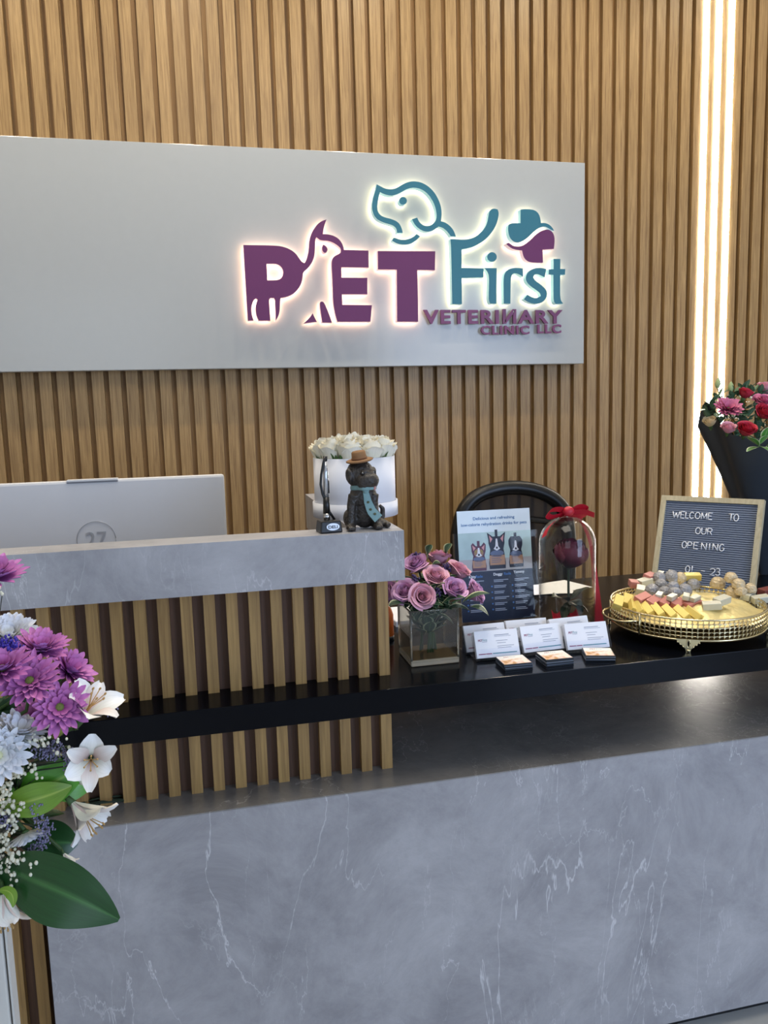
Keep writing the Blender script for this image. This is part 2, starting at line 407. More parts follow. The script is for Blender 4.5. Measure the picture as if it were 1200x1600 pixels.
# ------------------------------------------------------------------ sign
PF = 2.94        # front of the white panel
LF = 2.898       # front of the letters
sign = thing('wall_sign', 'long white wall sign with purple and teal lit lettering on the slat wall', 'sign', (.2, PF, 1.86))
b = B(); b.span((-1.35, PF, 1.4685), (1.516, WALL-.0005, 2.245), 0, .002); b.build('sign_panel', M['paint'], sign)
PURP = mat('purple_face', '64225b', .5, vary=.03); TEAL = mat('teal_face', '2a7084', .45, vary=.03)
PSIDE = mat('purple_side', 'd9b8cf', .3, emit='ffd9d0', estr=.25); TSIDE = mat('teal_side', '8fc3cf', .3, emit='c9f0f5', estr=.22)
PHALO = emis('warm_halo_led', 'ffcfae', 13); THALO = emis('cool_halo_led', 'fff3c4', 12)
def LP(x, y, d): return atY(x, y, LF) + V((0, d, 0))
def crop(ox, oy, k): return lambda pts: [(ox+x/k, oy+y/k) for x, y in pts]
cA = crop(370, 330, 6.667); cB = crop(520, 370, 6.667); cC = crop(570, 270, 8); cD = crop(690, 310, 5.714)
def smooth_poly(p, it=1):
    """rounds the outline's gentle bends, keeps its sharp corners"""
    for _ in range(it):
        q = []; n = len(p)
        for i in range(n):
            a, c, e = V(p[i-1]), V(p[i]), V(p[(i+1) % n])
            u, v = (c-a), (e-c)
            ang = abs(u.angle(v)) if u.length > 0 and v.length > 0 else 0
            if ang > .85: q.append(tuple(c))
            else: q += [tuple(c.lerp(a, .25)), tuple(c.lerp(e, .25))]
        p = q
    return p
def circ(cx, cy, r, n=28): return [(cx+r*math.cos(2*PI*i/n), cy+r*math.sin(2*PI*i/n)) for i in range(n)]
def letter(name, polys, face, side, halo, lab=None, d=.027):
    b = B(); b.prism([smooth_poly(q, 2) for q in polys], LP, 0, d, (0, 1, 2))
    o = b.build(name, [face, side, halo], sign)
    if lab: o['label'] = lab
    return o
P_out = [(68,352),(250,354),(400,357),(470,366),(530,385),(580,412),(620,447),(655,500),(680,530),(705,540),(722,515),(740,460),(750,400),(755,320),(765,270),(785,215),(815,165),(850,125),(890,100),(935,86),(918,130),(903,185),(897,238),(950,240),(1010,255),(1060,285),(1095,330),(1110,370),(1117,403),(1372,410),(1374,587),(1090,584),(1091,692),(1360,694),(1360,866),(1095,867),(1100,975),(1408,979),(1392,1152),(1048,1152),(1025,1080),(1003,960),(1000,850),(995,700),(988,600),(988,520),(1000,485),(1030,460),(1060,447),(1082,432),(1085,400),(1072,375),(1040,350),(1000,325),(950,308),(880,305),(850,290),(828,268),(818,300),(814,370),(812,440),(800,500),(775,550),(740,595),(690,635),(686,690),(680,730),(655,790),(610,845),(555,880),(500,897),(455,905),(450,960),(448,1030),(440,1075),(425,1110),(405,1140),(405,1060),(400,980),(398,920),(385,905),(350,905),(335,925),(340,1000),(345,1080),(350,1140),(228,1140),(205,1090),(196,1040),(197,990),(207,950),(216,922),(200,908),(180,920),(163,955),(152,1000),(152,1050),(160,1095),(175,1138),(115,1140),(95,800)]
P_hole = [(310,547),(380,547),(420,552),(455,572),(480,605),(485,650),(470,690),(440,713),(400,720),(318,720)]
letter('letter', [cA(P_out), cA(P_hole)], PURP, PSIDE, PHALO, 'purple P and E joined by a cat-shaped line')
letter('letter', [cB([(468,148),(1068,150),(1064,348),(880,345),(884,500),(888,700),(889,885),(670,885),(668,600),(666,342),(470,340)])], PURP, PSIDE, PHALO, 'purple T')
letter('cat_eye', [cA([(900,348),(925,360),(945,385),(945,412),(930,433),(908,433),(890,412),(888,375)])], PURP, PSIDE, PHALO)
letter('cat_tail', [cA([(790,1062),(812,1110),(835,1152),(780,1158),(695,1170),(740,1130),(770,1095)])], PURP, PSIDE, PHALO)
letter('cat_leg', [cA([(865,960),(870,945),(887,940),(905,946),(925,985),(960,1070),(992,1162),(890,1160),(878,1080),(868,1010)])], PURP, PSIDE, PHALO)
letter('dog_outline', [cC([(150,143),(200,170),(260,200),(330,208),(390,195),(440,165),(500,130),(560,110),(620,105),(690,115),(760,145),(820,190),(870,245),(910,310),(940,380),(958,450),(962,520),(952,605),(1000,618),(1050,650),(1090,690),(1120,740),(1138,798),(1075,795),(1050,755),(1010,710),(960,680),(920,672),(880,705),(830,730),(770,738),(710,720),(660,685),(620,640),(590,580),(655,560),(675,605),(710,645),(760,668),(820,660),(870,625),(895,575),(898,510),(885,440),(855,360),(815,295),(770,245),(710,205),(650,188),(590,185),(520,205),(470,235),(420,262),(360,285),(300,283),(230,262),(190,240),(175,300),(160,370),(155,440),(165,490),(200,535),(260,560),(330,575),(400,605),(440,645),(465,700),(475,750),(405,752),(400,720),(390,690),(360,660),(300,640),(230,620),(160,585),(120,540),(95,480),(88,410),(100,330),(120,260),(140,190)])], TEAL, TSIDE, THALO, 'teal outline of a dog head')
letter('dog_eye', [cC(circ(478, 350, 50, 14))], TEAL, TSIDE, THALO)
letter('dog_collar', [cC([(345,835),(355,817),(372,811),(430,835),(490,840),(560,825),(610,800),(648,765),(690,795),(650,840),(590,880),(520,900),(450,897),(390,880),(345,850)])], TEAL, TSIDE, THALO)
letter('letter', [cD([(78,362),(200,370),(270,358),(330,325),(375,280),(405,225),(418,160),(425,118),(445,95),(475,90),(500,98),(512,130),(505,180),(485,245),(445,310),(395,365),(330,410),(260,440),(180,455),(178,620),(375,625),(375,705),(180,710),(182,945),(95,945),(92,800),(88,600),(85,450)])], TEAL, TSIDE, THALO, 'teal F with its top bar drawn as a wagging tail')
letter('letter', [cD([(382,622),(492,622),(490,780),(490,940),(435,940),(422,915),(420,860),(425,700),(410,655)])], TEAL, TSIDE, THALO, 'teal i')
letter('letter_dot', [cD(circ(450, 523, 44, 14))], TEAL, TSIDE, THALO)
letter('letter', [cD([(553,700),(570,655),(605,628),(660,618),(725,625),(728,700),(680,670),(640,670),(618,700),(616,800),(615,940),(555,940),(553,820)])], TEAL, TSIDE, THALO, 'teal r')
letter('letter', [cD([(935,630),(922,705),(860,675),(830,680),(818,705),(835,735),(880,765),(930,810),(945,850),(930,900),(890,935),(830,945),(770,925),(735,900),(765,860),(810,885),(850,892),(885,872),(880,845),(840,815),(790,780),(755,740),(750,700),(770,655),(820,625),(880,618)])], TEAL, TSIDE, THALO, 'teal s')
letter('letter', [cD([(1000,540),(1060,540),(1060,630),(1105,630),(1102,682),(1060,682),(1058,800),(1060,890),(1070,920),(1088,940),(1020,942),(1000,920),(998,800),(998,682),(955,680),(958,632),(1000,632)])], TEAL, TSIDE, THALO, 'teal t')
letter('cross_emblem', [cD([(705,100),(740,95),(810,98),(850,115),(878,155),(888,220),(920,218),(960,232),(990,262),(1005,290),(985,285),(950,262),(915,250),(870,262),(820,300),(770,350),(720,385),(670,398),(625,375),(600,330),(592,270),(598,235),(620,222),(705,220)])], TEAL, TSIDE, THALO, 'teal upper half of the cross emblem')
letter('cross_emblem', [cD([(575,405),(600,395),(640,425),(690,432),(740,415),(790,375),(850,315),(900,285),(945,275),(985,292),(1008,335),(1010,390),(1002,452),(902,458),(905,575),(800,575),(755,555),(730,520),(718,465),(680,462),(630,450),(595,425)])], PURP, PSIDE, PHALO, 'purple lower half of the cross emblem')
SMALL = mat('purple_small_letters', '74305f', .4, vary=.03)
def signtext(name, s, pa, pb, hpx):
    a = atY(*pa, PF-.012); c = atY(*pb, PF-.012); ux = V((1, 0, 0)); b = B()
    h = (atY(pa[0], pa[1]-hpx, PF-.012)-a).z
    b.text(s, (a, ux, V((0, 0, 1)), V((0, -1, 0))), h, (c-a).length, 0, .03, .010, 0, track=1.16)
    # lean the line onto its measured baseline
    return b.build(name, SMALL, sign)
signtext('small_lettering', 'VETERI\u0418ARY', (661, 505.5), (877.5, 503), 21.5)
signtext('small_lettering', 'CLINIC', (750.5, 522.5), (826, 520.5), 13.5)
signtext('small_lettering', 'LLC', (838.5, 520.5), (875.5, 520), 13.5)

# ------------------------------------------------------------------ reception desk
desk = thing('reception_desk', 'reception desk of grey marble, oak slats and black worktop', 'desk', (.5, 1.6, 0))
b = B(); b.span((-.2995, YF, .035), (2.3, YF+.018, ZB-.002)); b.build('marble_front', M['marble'], desk)
b = B(); b.span((-.2995, YF+.0003, ZB-.0018), (2.3, 1.93, ZB)); b.build('marble_ledge', M['ledge'], desk)
b = B(); b.span((.33, 1.90, .035), (2.3, 1.92, ZB-.0025)); b.span((2.27, YF+.02, .035), (2.299, 1.89, ZB-.0025)); b.build('base_carcass', M['dark'], desk)
b = B(); b.span((-.28, YF+.03, 0), (2.3, YSL, .035)); b.build('plinth', M['dark'], desk)
b = B(); b.span((-.2995, YF, ZS-.0458), (2.3, 1.99, ZS), 0, .001)
b.build('worktop', M['black'], desk)
b = B(); b.span((-1.2, YSL+.0168, 0), (.312, YSL+.03, ZS-.046), 1); b.span((-1.2, YSL+.0168, ZS-.046), (-.30, YSL+.03, ZS), 1); b.span((-1.2, YSL+.0165, ZS), (.312, YSL+.03, 1.007), 1)
x = .312-.0203
k = 0
while x > -1.2:
    for z0, z1 in ((ZB if x > -.31 else 0, ZS-.0459), (ZS, 1.007)):
        xs_ = x-.0135 if z0 == 0 else x
        b.span((xs_, YSL, z0), (xs_+(.0203 if k == 0 else .0196), YSL+.0166, ZS-.0005 if z0 == 0 else z1), 0)
    x -= .0388; k += 1
b.build('slatted_front', [M['cslat'], M['cgroove']], desk)
b = B(); b.span((-1.2, YF, 1.007), (.3265, YSL, ZT)); b.span((.243, YSL, 1.007), (.3265, 1.975, ZT)); b.span((.25, YSL+.0305, ZS), (.312, 1.97, 1.007)); b.build('raised_counter', M['marble'], desk)

# ------------------------------------------------------------------ monitor
mc = V((-.2385, 1.85, 0))
t = thing('monitor', 'large white all-in-one computer seen from behind over the counter', 'monitor', (mc.x, 1.85, ZS))
zt = atY(200, 747.5, 1.85).z
b = B(); b.span((mc.x-.2775, 1.85, zt-.325), (mc.x+.2775, 1.868, zt), 0, .006); b.build('casing', M['white'], t)
b = B(); b.span((mc.x-.27, 1.8685, zt-.32), (mc.x+.27, 1.8705, zt-.006)); b.build('screen', M['dark'], t)
a = atY(104, 752, 1.85); c = atY(184, 749, 1.85)
b = B(); b.span((a.x, 1.846, zt-.003), (c.x, 1.867, zt+.002), 0, .001); b.span((a.x, 1.8485, zt-.006), (c.x, 1.85, zt-.0035), 1); b.build('webcam_bar', [M['white'], mat('grey_plastic', '8a8b90', .4)], t)
lg = atY(151, 843, 1.848); b = B()
ring = [lg+V((0.042*math.cos(i/40*2*PI), 0, 0.042*math.sin(i/40*2*PI))) for i in range(41)]
b.tube(ring, .0008, 5)
b.text('27', (lg, V((1, 0, 0)), V((0, 0, 1)), V((0, -1, 0))), .034, .044, 0, 0, .001, .5, 0, -.014)
b.build('maker_badge', mat('silver_badge', 'b9bcc2', .3, .3), t)
b = B(); b.span((mc.x-.03, 1.872, ZS+.008), (mc.x+.03, 1.884, zt-.2), 0, .003); b.span((mc.x-.11, 1.84, ZS), (mc.x+.11, 1.975, ZS+.008), 0, .003); b.build('stand', M['white'], t)

# ------------------------------------------------------------------ office chair
cc = V((1.05, 2.55, 0)); t = thing('office_chair', 'black mesh-back office chair between the desk and the slat wall', 'chair', (1.05, 2.45, 0), -.0)
pxl = [(714, 860), (716, 822), (726, 793), (745, 774), (775, 764), (805, 761), (835, 765), (862, 776), (880, 793), (888, 822), (890, 860)]
arch = [atY(x, y, 2.55) for x, y in pxl]
pts = []
for i in range(len(arch)-1):
    for q in range(4): pts.append(arch[i].lerp(arch[i+1], q/4))
pts.append(arch[-1]); pts = [pts[0]-V((-.005, 0, .22))]+pts+[pts[-1]-V((.005, 0, .22))]
for _ in range(3): pts = [pts[0]]+[(pts[i-1]+pts[i]*2+pts[i+1])/4 for i in range(1, len(pts)-1)]+[pts[-1]]
b = B(); b.tube(pts, .026, 10); b.tube([pts[0], V((.95, 2.56, .6)), V((1.14, 2.56, .6)), pts[-1]], .018, 8); b.build('back_frame', M['dark'], t)
mm = bpy.data.materials.new('black_mesh'); mm.use_nodes = True
N = mm.node_tree.nodes; L = mm.node_tree.links; bs = N['Principled BSDF']; bs.inputs['Base Color'].default_value = (.008, .008, .009, 1); bs.inputs['Roughness'].default_value = .7
tr = N.new('ShaderNodeBsdfTransparent'); mx = N.new('ShaderNodeMixShader'); mx.inputs[0].default_value = .9
L.new(tr.outputs[0], mx.inputs[1]); L.new(bs.outputs[0], mx.inputs[2]); L.new(mx.outputs[0], N['Material Output'].inputs[0])
b = B(); cen = V((1.045, 2.552, .86))
for i in range(len(pts)-1): b.face([pts[i], pts[i+1], cen])
b.face([pts[-1], pts[0], cen]); b.build('mesh_back', mm, t)
b = B(); b.tube([V((.86, 2.535, .90)), V((1.05, 2.53, .915)), V((1.24, 2.535, .885))], .012, 6); b.build('lumbar_bar', M['dark'], t)
b = B(); b.box((1.05, 2.34, .47), (.46, .36, .06), None, 0, .02); b.build('seat', M['dark'], t)
b = B(); b.tube([V((1.05, 2.56, .62)), V((1.05, 2.58, .48)), V((1.05, 2.4, .43))], .018, 8); b.tube([V((1.05, 2.36, .44)), V((1.05, 2.36, .08))], .028, 10); b.build('post', M['dark'], t)
b = B()
for i in range(5):
    a = i*2*PI/5+.3; e = V((1.05+.27*math.cos(a), 2.36+.27*math.sin(a), .06)); b.tube([V((1.05, 2.36, .1)), e], [.024, .014], 8); b.ellipsoid(e-V((0, 0, .03)), .029, None, 0, 10, 8)
b.build('star_base', M['dark'], t)

# ------------------------------------------------------------------ flower generators
def rose_mesh(name, m, seed, layers=7, flare=.25, opened=1.0, green=None, close=0):
    """bloom of nested curled petals round a tight spiral; radius about 1, height about 1.2, opens to +Z"""
    rnd = random.Random(seed); b = B()
    def spi(u, v):
        a = u*5.2*PI; r = .04+.20*u; return V((r*math.cos(a)*(1-.15*v), r*math.sin(a)*(1-.15*v), .2+v*(.80-.03*u+.015*math.sin(a*2))))
    b.grid(spi, 48, 3)
    for i in range(layers):
        f = (i+1)/layers; R = .22+.70*f**1.1*opened; H = 1.04-.10*f**1.5; n = 3 if i < 3 else (4 if i < 5 else 5); sp = 2*PI/n*1.45
        for k in range(n):
            a0 = 2*PI*k/n + i*1.25 + rnd.uniform(-.2, .2); hh = H*rnd.uniform(.94, 1.05); fl = flare*f*rnd.uniform(.5, 1.5); ph = rnd.uniform(0, 6); sh = rnd.uniform(-.3, .3)
            def fn(u, v, a0=a0, R=R, hh=hh, fl=fl, ph=ph, sp=sp, f=f, sh=sh):
                q = (u-.5)*2; a = a0+q*sp/2*(.45+.55*min(1, v*1.8))
                e = max(0, (v-.68)/.32)
                r = R*(.18+.82*math.sin(min(1, v*1.15)*PI/2)**.8)*(1-.10*(1-f)*v) + fl*e*e*.9 + .05*q*(1 if v > .2 else 0)
                r *= 1-close*max(0, v-.4)**1.5/.46
                z = hh*v*(1-.20*q*q*v-.06*sh*q) - fl*.42*e*e + .018*math.sin(q*6+ph)*e
                return V((r*math.cos(a), r*math.sin(a), z))
            b.grid(fn, 8, 8)
    if green is not None:
        for k in range(5):
            a = 2*PI*k/5
            def fs(u, v, a=a):
                q = (u-.5)*.5*(1-v); r = .35+.65*v; return V((r*math.cos(a+q), r*math.sin(a+q), .02-.25*v+.3*v*(1-v)))
            b.grid(fs, 2, 4, 1)
    return b.me(name, [m] + ([green] if green is not None else []))
def mum_mesh(name, m, seed, rings=5, cup=.5, centre=None, width=1.0, nbase=24):
    """unit radius, faces +Z"""
    rnd = random.Random(seed); b = B()
    for k in range(rings):
        f = k/(rings-1) if rings > 1 else 1; n = int(nbase*(.55+.45*f)); Ln = .42+.58*f; el = (1.25-1.05*f)*cup+.12
        for j in range(n):
            a = 2*PI*(j+.5*(k % 2)+rnd.uniform(-.25, .25))/n; l = Ln*rnd.uniform(.88, 1.08); e = el+rnd.uniform(-.1, .1); cur = rnd.uniform(-.2, .55)
            w0 = .10*width*rnd.uniform(.85, 1.2)
            ca, sa = math.cos(a), math.sin(a)
            def fn(u, v, l=l, e=e, cur=cur, w0=w0, ca=ca, sa=sa):
                q = (.5-u)*2; ww = w0*(.45+.55*min(1, v/.6))*(1 if v < .6 else math.sqrt(max(.02, 1-((v-.6)/.4)**2)))
                r = .10+l*v*math.cos(e); z = l*v*math.sin(e)+cur*.25*v*v*l + .05*abs(q)*1.2*(1 if v < .95 else .5) + .10*(1-f)
                t = q*ww
                return V((ca*r-sa*t, sa*r+ca*t, z))
            b.grid(fn, 2, 8)
    mats = [m]
    if centre is not None:
        b.ellipsoid((0, 0, .12), (.17, .17, .10), None, 1, 12, 8)
        for j in range(24):
            a = j*2.4; r = .16*math.sqrt(j/24); b.ellipsoid((r*math.cos(a), r*math.sin(a), .2-.3*r), .03, None, 1, 6, 4)
        mats.append(centre)
    # green calyx behind
    b.lathe([(.0, -.12), (.14, -.10), (.2, 0), (.12, .05)], n=12, mi=len(mats)); mats.append(M['stem'])
    return b.me(name, mats)
def lily_mesh(name, m, ms, mst, seed):
    """alstroemeria: six petals in a funnel facing +Z, length about 1"""
    rnd = random.Random(seed); b = B()
    for k in range(6):
        a = 2*PI*k/6; inner = k % 2; l = rnd.uniform(.95, 1.1); wd = .19 if inner else .27; op = rnd.uniform(.75, 1.0)
        ca, sa = math.cos(a), math.sin(a)
        def fn(u, v, l=l, wd=wd, op=op, ca=ca, sa=sa):
            q = (u-.5)*2; ww = wd*(math.sin(PI*min(1, (.06+.9*v))**1.25)**.8 + .05); r = .05+.62*op*v**1.7*l; z = -.1+l*(v-.30*v**3)
            z += .06*q*q - .05*abs(math.sin(q*4))*v*.4
            return V((ca*r-sa*q*ww, sa*r+ca*q*ww, z))
        b.grid(fn, 6, 8, 1 if inner else 0)
    for k in range(6):
        a = k*1.05; e = V((.16*math.cos(a), .16*math.sin(a), .78)); b.tube([V((0, 0, 0)), V((.03*math.cos(a), .03*math.sin(a), .4)), e], .012, 5, 2); b.ellipsoid(e, (.025, .025, .045), None, 2, 6, 5)
    b.tube([V((0, 0, -.35)), V((0, 0, -.05))], [.05, .09], 8, 3)
    return b.me(name, [m, ms, mst, M['stem']])
def leaf_into(b, base, tip, width, bend=V((0, 0, 0)), up=V((0, 0, 1)), nv=12, nu=6, mi=0, fold=.25, wave=0, shape=1.0):
    base = V(base); tip = V(tip); mid = (base+tip)/2+bend
    def fn(u, v):
        p = bez(base, mid, tip, v); t = (bez(base, mid, tip, min(1, v+.02))-bez(base, mid, tip, max(0, v-.02))).normalized()
        s = t.cross(up).normalized(); n = s.cross(t); q = (u-.5)*2
        ww = width*max(0.015, math.sin(PI*(v**shape)*.985+.01))**.8
        return p + s*q*ww*math.cos(fold) + n*(abs(q)*ww*math.sin(fold)+wave*ww*math.sin(v*9+q*2)*abs(q))
    b.grid(fn, nu, nv, mi); return b

# ------------------------------------------------------------------ flower box on the counter
BX = V((.2885, 1.53, ZT)); R0 = .0815
t = thing('flower_box', 'round white cardboard box of white roses on the counter behind the pug figurine', 'flower box', BX)
b = B(); b.lathe([(R0-.003, .02), (R0, .022), (R0, .117), (R0-.0025, .117), (R0-.0025, .092), (0, .092)], BX, 56); b.build('box_body', M['card'], t)
b = B(); b.lathe([(R0+.004, .0), (R0+.004, .029), (R0+.0006, .029), (R0+.0006, .0)], BX, 56); b.build('base_band', M['card'], t)
WR = petalmat('white_rose_petal', 'ece6c2', 'f6f1df', .55)
GREENS = mat('rose_sepal', '4b6a34', .6, vary=.2)
wr = [rose_mesh('white_rose_bloom', WR, 10+i, 6, .14, .92, GREENS) for i in range(3)]
spots = []
for k in range(10):
    a = -PI/2 + (k-.5)*2*PI/10; spots.append((a, .0535))
for k in range(5): spots.append((k*2*PI/5+.3, .027))
spots.append((0, 0))
for i, (a, r) in enumerate(spots):
    p = BX+V((r*math.cos(a), r*math.sin(a), .0925+.009*(1-r/.06)+random.uniform(-.002, .002)))
    out = V((math.cos(a)*r*3.2, math.sin(a)*r*3.2, 1))
    o = put(wr[i % 3], 'white_rose', aim(p, out, (.0285, .0285, .062), i*1.3))
    if i < 10:
        fa = math.degrees(a) % 360
        where = {0: 'front left of centre, beside the brown hat', 1: 'front right of centre, behind the brown hat'}.get(i)
        names = ['white rose on the box rim directly left of the brown hat', 'white rose on the box rim directly right of the brown hat', 'white rose on the front right of the box rim, over the dog ear', 'white rose at the right edge of the round box', 'white rose on the back right of the box rim', 'white rose at the back of the box rim, right of centre', 'white rose at the back of the box rim, left of centre', 'white rose on the back left of the box rim', 'white rose at the left edge of the round box', 'white rose on the front left of the box rim, above the pen']
        lab = names[i]
    elif i < 15: lab = 'white rose of the inner ring in the round box, ' + ('right side', 'back right', 'back left', 'front left', 'front right')[i-10]
    else: lab = 'white rose in the very centre of the round box'
    tag(o, lab, 'rose', 'white roses in the round box')
b = B()
for k in range(40):
    a = k*2*PI/40+random.uniform(-.05, .05); r0 = .070
    p = BX+V((r0*math.cos(a), r0*math.sin(a), .105)); leaf_into(b, p, p+V((.012*math.cos(a), .012*math.sin(a), random.uniform(.012, .024))), .0045, nv=4, nu=2)
tag(b.build('rose_leaves', GREENS), 'dark green leaf tips poking between the white roses and box rim', 'leaves', kind='stuff')

# ------------------------------------------------------------------ pug figurine
def remeshed(bm_b, name, m, parent, voxel=.0016, smooth=4):
    me = bm_b.me('tmp', m); o = bpy.data.objects.new('tmp', me); COL.objects.link(o)
    r = o.modifiers.new('r', 'REMESH'); r.mode = 'VOXEL'; r.voxel_size = voxel; r.use_smooth_shade = True
    s = o.modifiers.new('s', 'SMOOTH'); s.iterations = smooth; s.factor = .5
    bpy.context.view_layer.update()
    me2 = bpy.data.meshes.new_from_object(o.evaluated_get(bpy.context.evaluated_depsgraph_get()))
    me2.name = name; me2.transform(WORLD[parent.name].inverted() if parent else Matrix())
    bpy.data.objects.remove(o)
    me2.materials.clear(); me2.materials.append(m)
    for p in me2.polygons: p.use_smooth = True; p.material_index = 0
    n = bpy.data.objects.new(name, me2); COL.objects.link(n)
    if parent: n.parent = parent; WORLD[n.name] = WORLD[parent.name]
    return n
DG = V((.265, 1.333, ZT))
t = thing('dog_figurine', 'dark bronze sitting pug figurine in brown hat and teal tie on the counter corner', 'figurine', DG)
BR = mat('dark_bronze_resin', '322d29', .45, vary=.45, scale=90, bump=.35, bscale=160)
def dp(px, py, y=1.335): return atY(px, py, y)
hd = dp(563, 742); b = B()
# body, legs and head share one surface
b.ellipsoid(DG+V((.004, .010, .036)), (.0265, .024, .036))                 # haunches
b.ellipsoid(DG+V((.001, .002, .058)), (.0245, .021, .026), RX(.25))        # chest
b.ellipsoid(DG+V((.0, .0, .074)), (.021, .018, .016))                      # neck
for s_, pl, pf in ((-1, (549, 790), (548, 823)), (1, (583, 790), (590, 819))):
    a = dp(*pl, 1.325); f = dp(*pf, 1.318); f.z = ZT+.006
    b.tube([DG+V((s_*.017, -.008, .062)), a, f+V((0, .003, 0))], [.0105, .0082, .0066], 10)
    b.ellipsoid(f+V((0, -.003, 0)), (.0088, .011, .0062))
    for k in (-1, 0, 1): b.ellipsoid(f+V((k*.0045, -.012, -.001)), (.0026, .004, .0038))
for s_ in (-1, 1):
    b.ellipsoid(DG+V((s_*.021, .012, .018)), (.013, .022, .018))
    b.ellipsoid(DG+V((s_*.024, -.010, .006)), (.008, .013, .006))
b.tube([DG+V((.034, .022, .006)), DG+V((.040, .024, .018)), DG+V((.040, .022, .032)), DG+V((.034, .02, .038))], [.0055, .0052, .0045, .003], 8)
b.ellipsoid(DG+V((.041, -.004, .006)), (.0075, .011, .006)); b.ellipsoid(DG+V((.033, .004, .008)), (.011, .012, .008))
# head turned to its left (image right)
hR = RZ(.45)
b.ellipsoid(hd, (.0268, .0245, .0235)); b.ellipsoid(hd+V((0, .002, .006)), (.024, .022, .020))
b.ellipsoid(hd+hR@V((0, -.019, -.0085)), (.0215, .019, .0155))             # muzzle
b.ellipsoid(hd+hR@V((-.010, -.021, -.013)), (.0105, .011, .0105)); b.ellipsoid(hd+hR@V((.010, -.021, -.013)), (.0105, .011, .0105))
b.ellipsoid(hd+hR@V((0, -.031, -.002)), (.0055, .0035, .0042))              # nose
b.tube([hd+hR@V((-.014, -.022, .008)), hd+hR@V((0, -.0275, .0045)), hd+hR@V((.014, -.022, .008))], .0028, 6)   # brow fold
b.ellipsoid(hd+hR@V((0, -.012, -.021)), (.0165, .014, .007))                # chin
for s_ in (-1, 1):
    b.ellipsoid(hd+hR@V((s_*.0245, -.002, .001)), (.0060, .0095, .0125), hR@RY(s_*.25)); b.ellipsoid(hd+hR@V((s_*.0265, -.006, -.004)), (.0042, .006, .008))
dog_o = remeshed(b, 'dog_body', BR, t, .0014, 3)
from mathutils.bvhtree import BVHTree
dog_bvh = BVHTree.FromPolygons([WORLD[t.name] @ v.co for v in dog_o.data.vertices], [p.vertices[:] for p in dog_o.data.polygons])
def on_dog(o_, d_, lift):
    h = dog_bvh.ray_cast(o_, d_.normalized()); return (h[0]-d_.normalized()*lift) if h[0] else None
b = B()
for s_ in (-1, 1):
    e = hd+hR@V((s_*.0122, -.0232, .0045)); b.ellipsoid(e, .0042, None, 0, 12, 8); b.ellipsoid(e+V((-.001, -.0036, .0012)), .0008, None, 1, 6, 4)
b.build('eyes', [mat('glossy_eye', '1a1512', .06), mat('eye_glint', 'd8d4cc', .3)], t)
b = B(); b.ellipsoid(hd+hR@V((.0075, -.029, -.0215)), (.0032, .0035, .0042)); b.build('tongue', mat('pink_tongue', 'c98a86', .4), t)
hb = hd+V((-.001, -.002, .0250)); hm = (RY(-.13)@RX(.06))
b = B(); b.lathe([(.0, -.001), (.0215, -.0014), (.0240, .0), (.0240, .0018), (.0215, .0028), (.0134, .0026), (.0130, .008), (.0122, .0155), (.0105, .0172), (0, .0178)], hb, 36, 0, hm.to_4x4())
b.lathe([(.0135, .0027), (.0139, .0029), (.0136, .0060), (.0131, .0060)], hb, 36, 1, hm.to_4x4())
b.build('hat', [mat('tan_felt_hat', '86623f', .8, vary=.15, scale=120), mat('hat_band', '6d4628', .8)], t)
TIE = mat('teal_tie_cloth', '7b9c9d', .7, vary=.12, scale=120); DOT = mat('tie_motif', '4f5136', .7)
b = B()
ring = []
for i in range(33):
    a = i/32*2*PI; ax_ = V((math.cos(a), math.sin(a), 0)); c0 = DG+V((.001, 0, .0735-.0015*math.sin(a)))
    ring.append((on_dog(c0+ax_*.08, -ax_, 0) or c0+ax_*.022, ax_))
def band(u, v):
    p, o_ = ring[int(round(u*32))]; return p+o_*(.0014 if .1 < v < .9 else .0002)+V((0, 0, (v-.5)*.008))
b.grid(band, 32, 4)
tp = [dp(573, 770, 1.306), dp(577, 785, 1.303), dp(583, 800, 1.301), dp(594, 812, 1.300)]
tw = [.0050, .0068, .0082, .0088]
def tie(u, v):
    f = v*3; i = min(2, int(f)); q = f-i; p = tp[i].lerp(tp[i+1], q); ww = tw[i]+(tw[i+1]-tw[i])*q; d = (tp[i+1]-tp[i]).normalized(); s = d.cross(V((0, -1, 0))).normalized()
    p = p+s*(u-.5)*2*ww; h = on_dog(V((p.x, 1.2, p.z)), V((0, 1, 0)), .0016); return V((p.x, min(h.y if h else 9, p.y+.012), p.z))
b.grid(tie, 6, 18); b.grid(lambda u, v: tie(u, v)+V((0, .0015, 0)), 6, 18)
kn = on_dog(V((tp[0].x, 1.2, tp[0].z+.003)), V((0, 1, 0)), .001) or tp[0]; b.ellipsoid(kn, (.006, .004, .005))
for k, (uu, vv) in enumerate(((.5, .35), (.45, .8), (.55, .6))): b.ellipsoid(tie(uu, vv)+V((0, -.0008, 0)), (.0026, .0008, .0022), None, 1, 10, 6)
b.build('tie', [TIE, DOT], t)

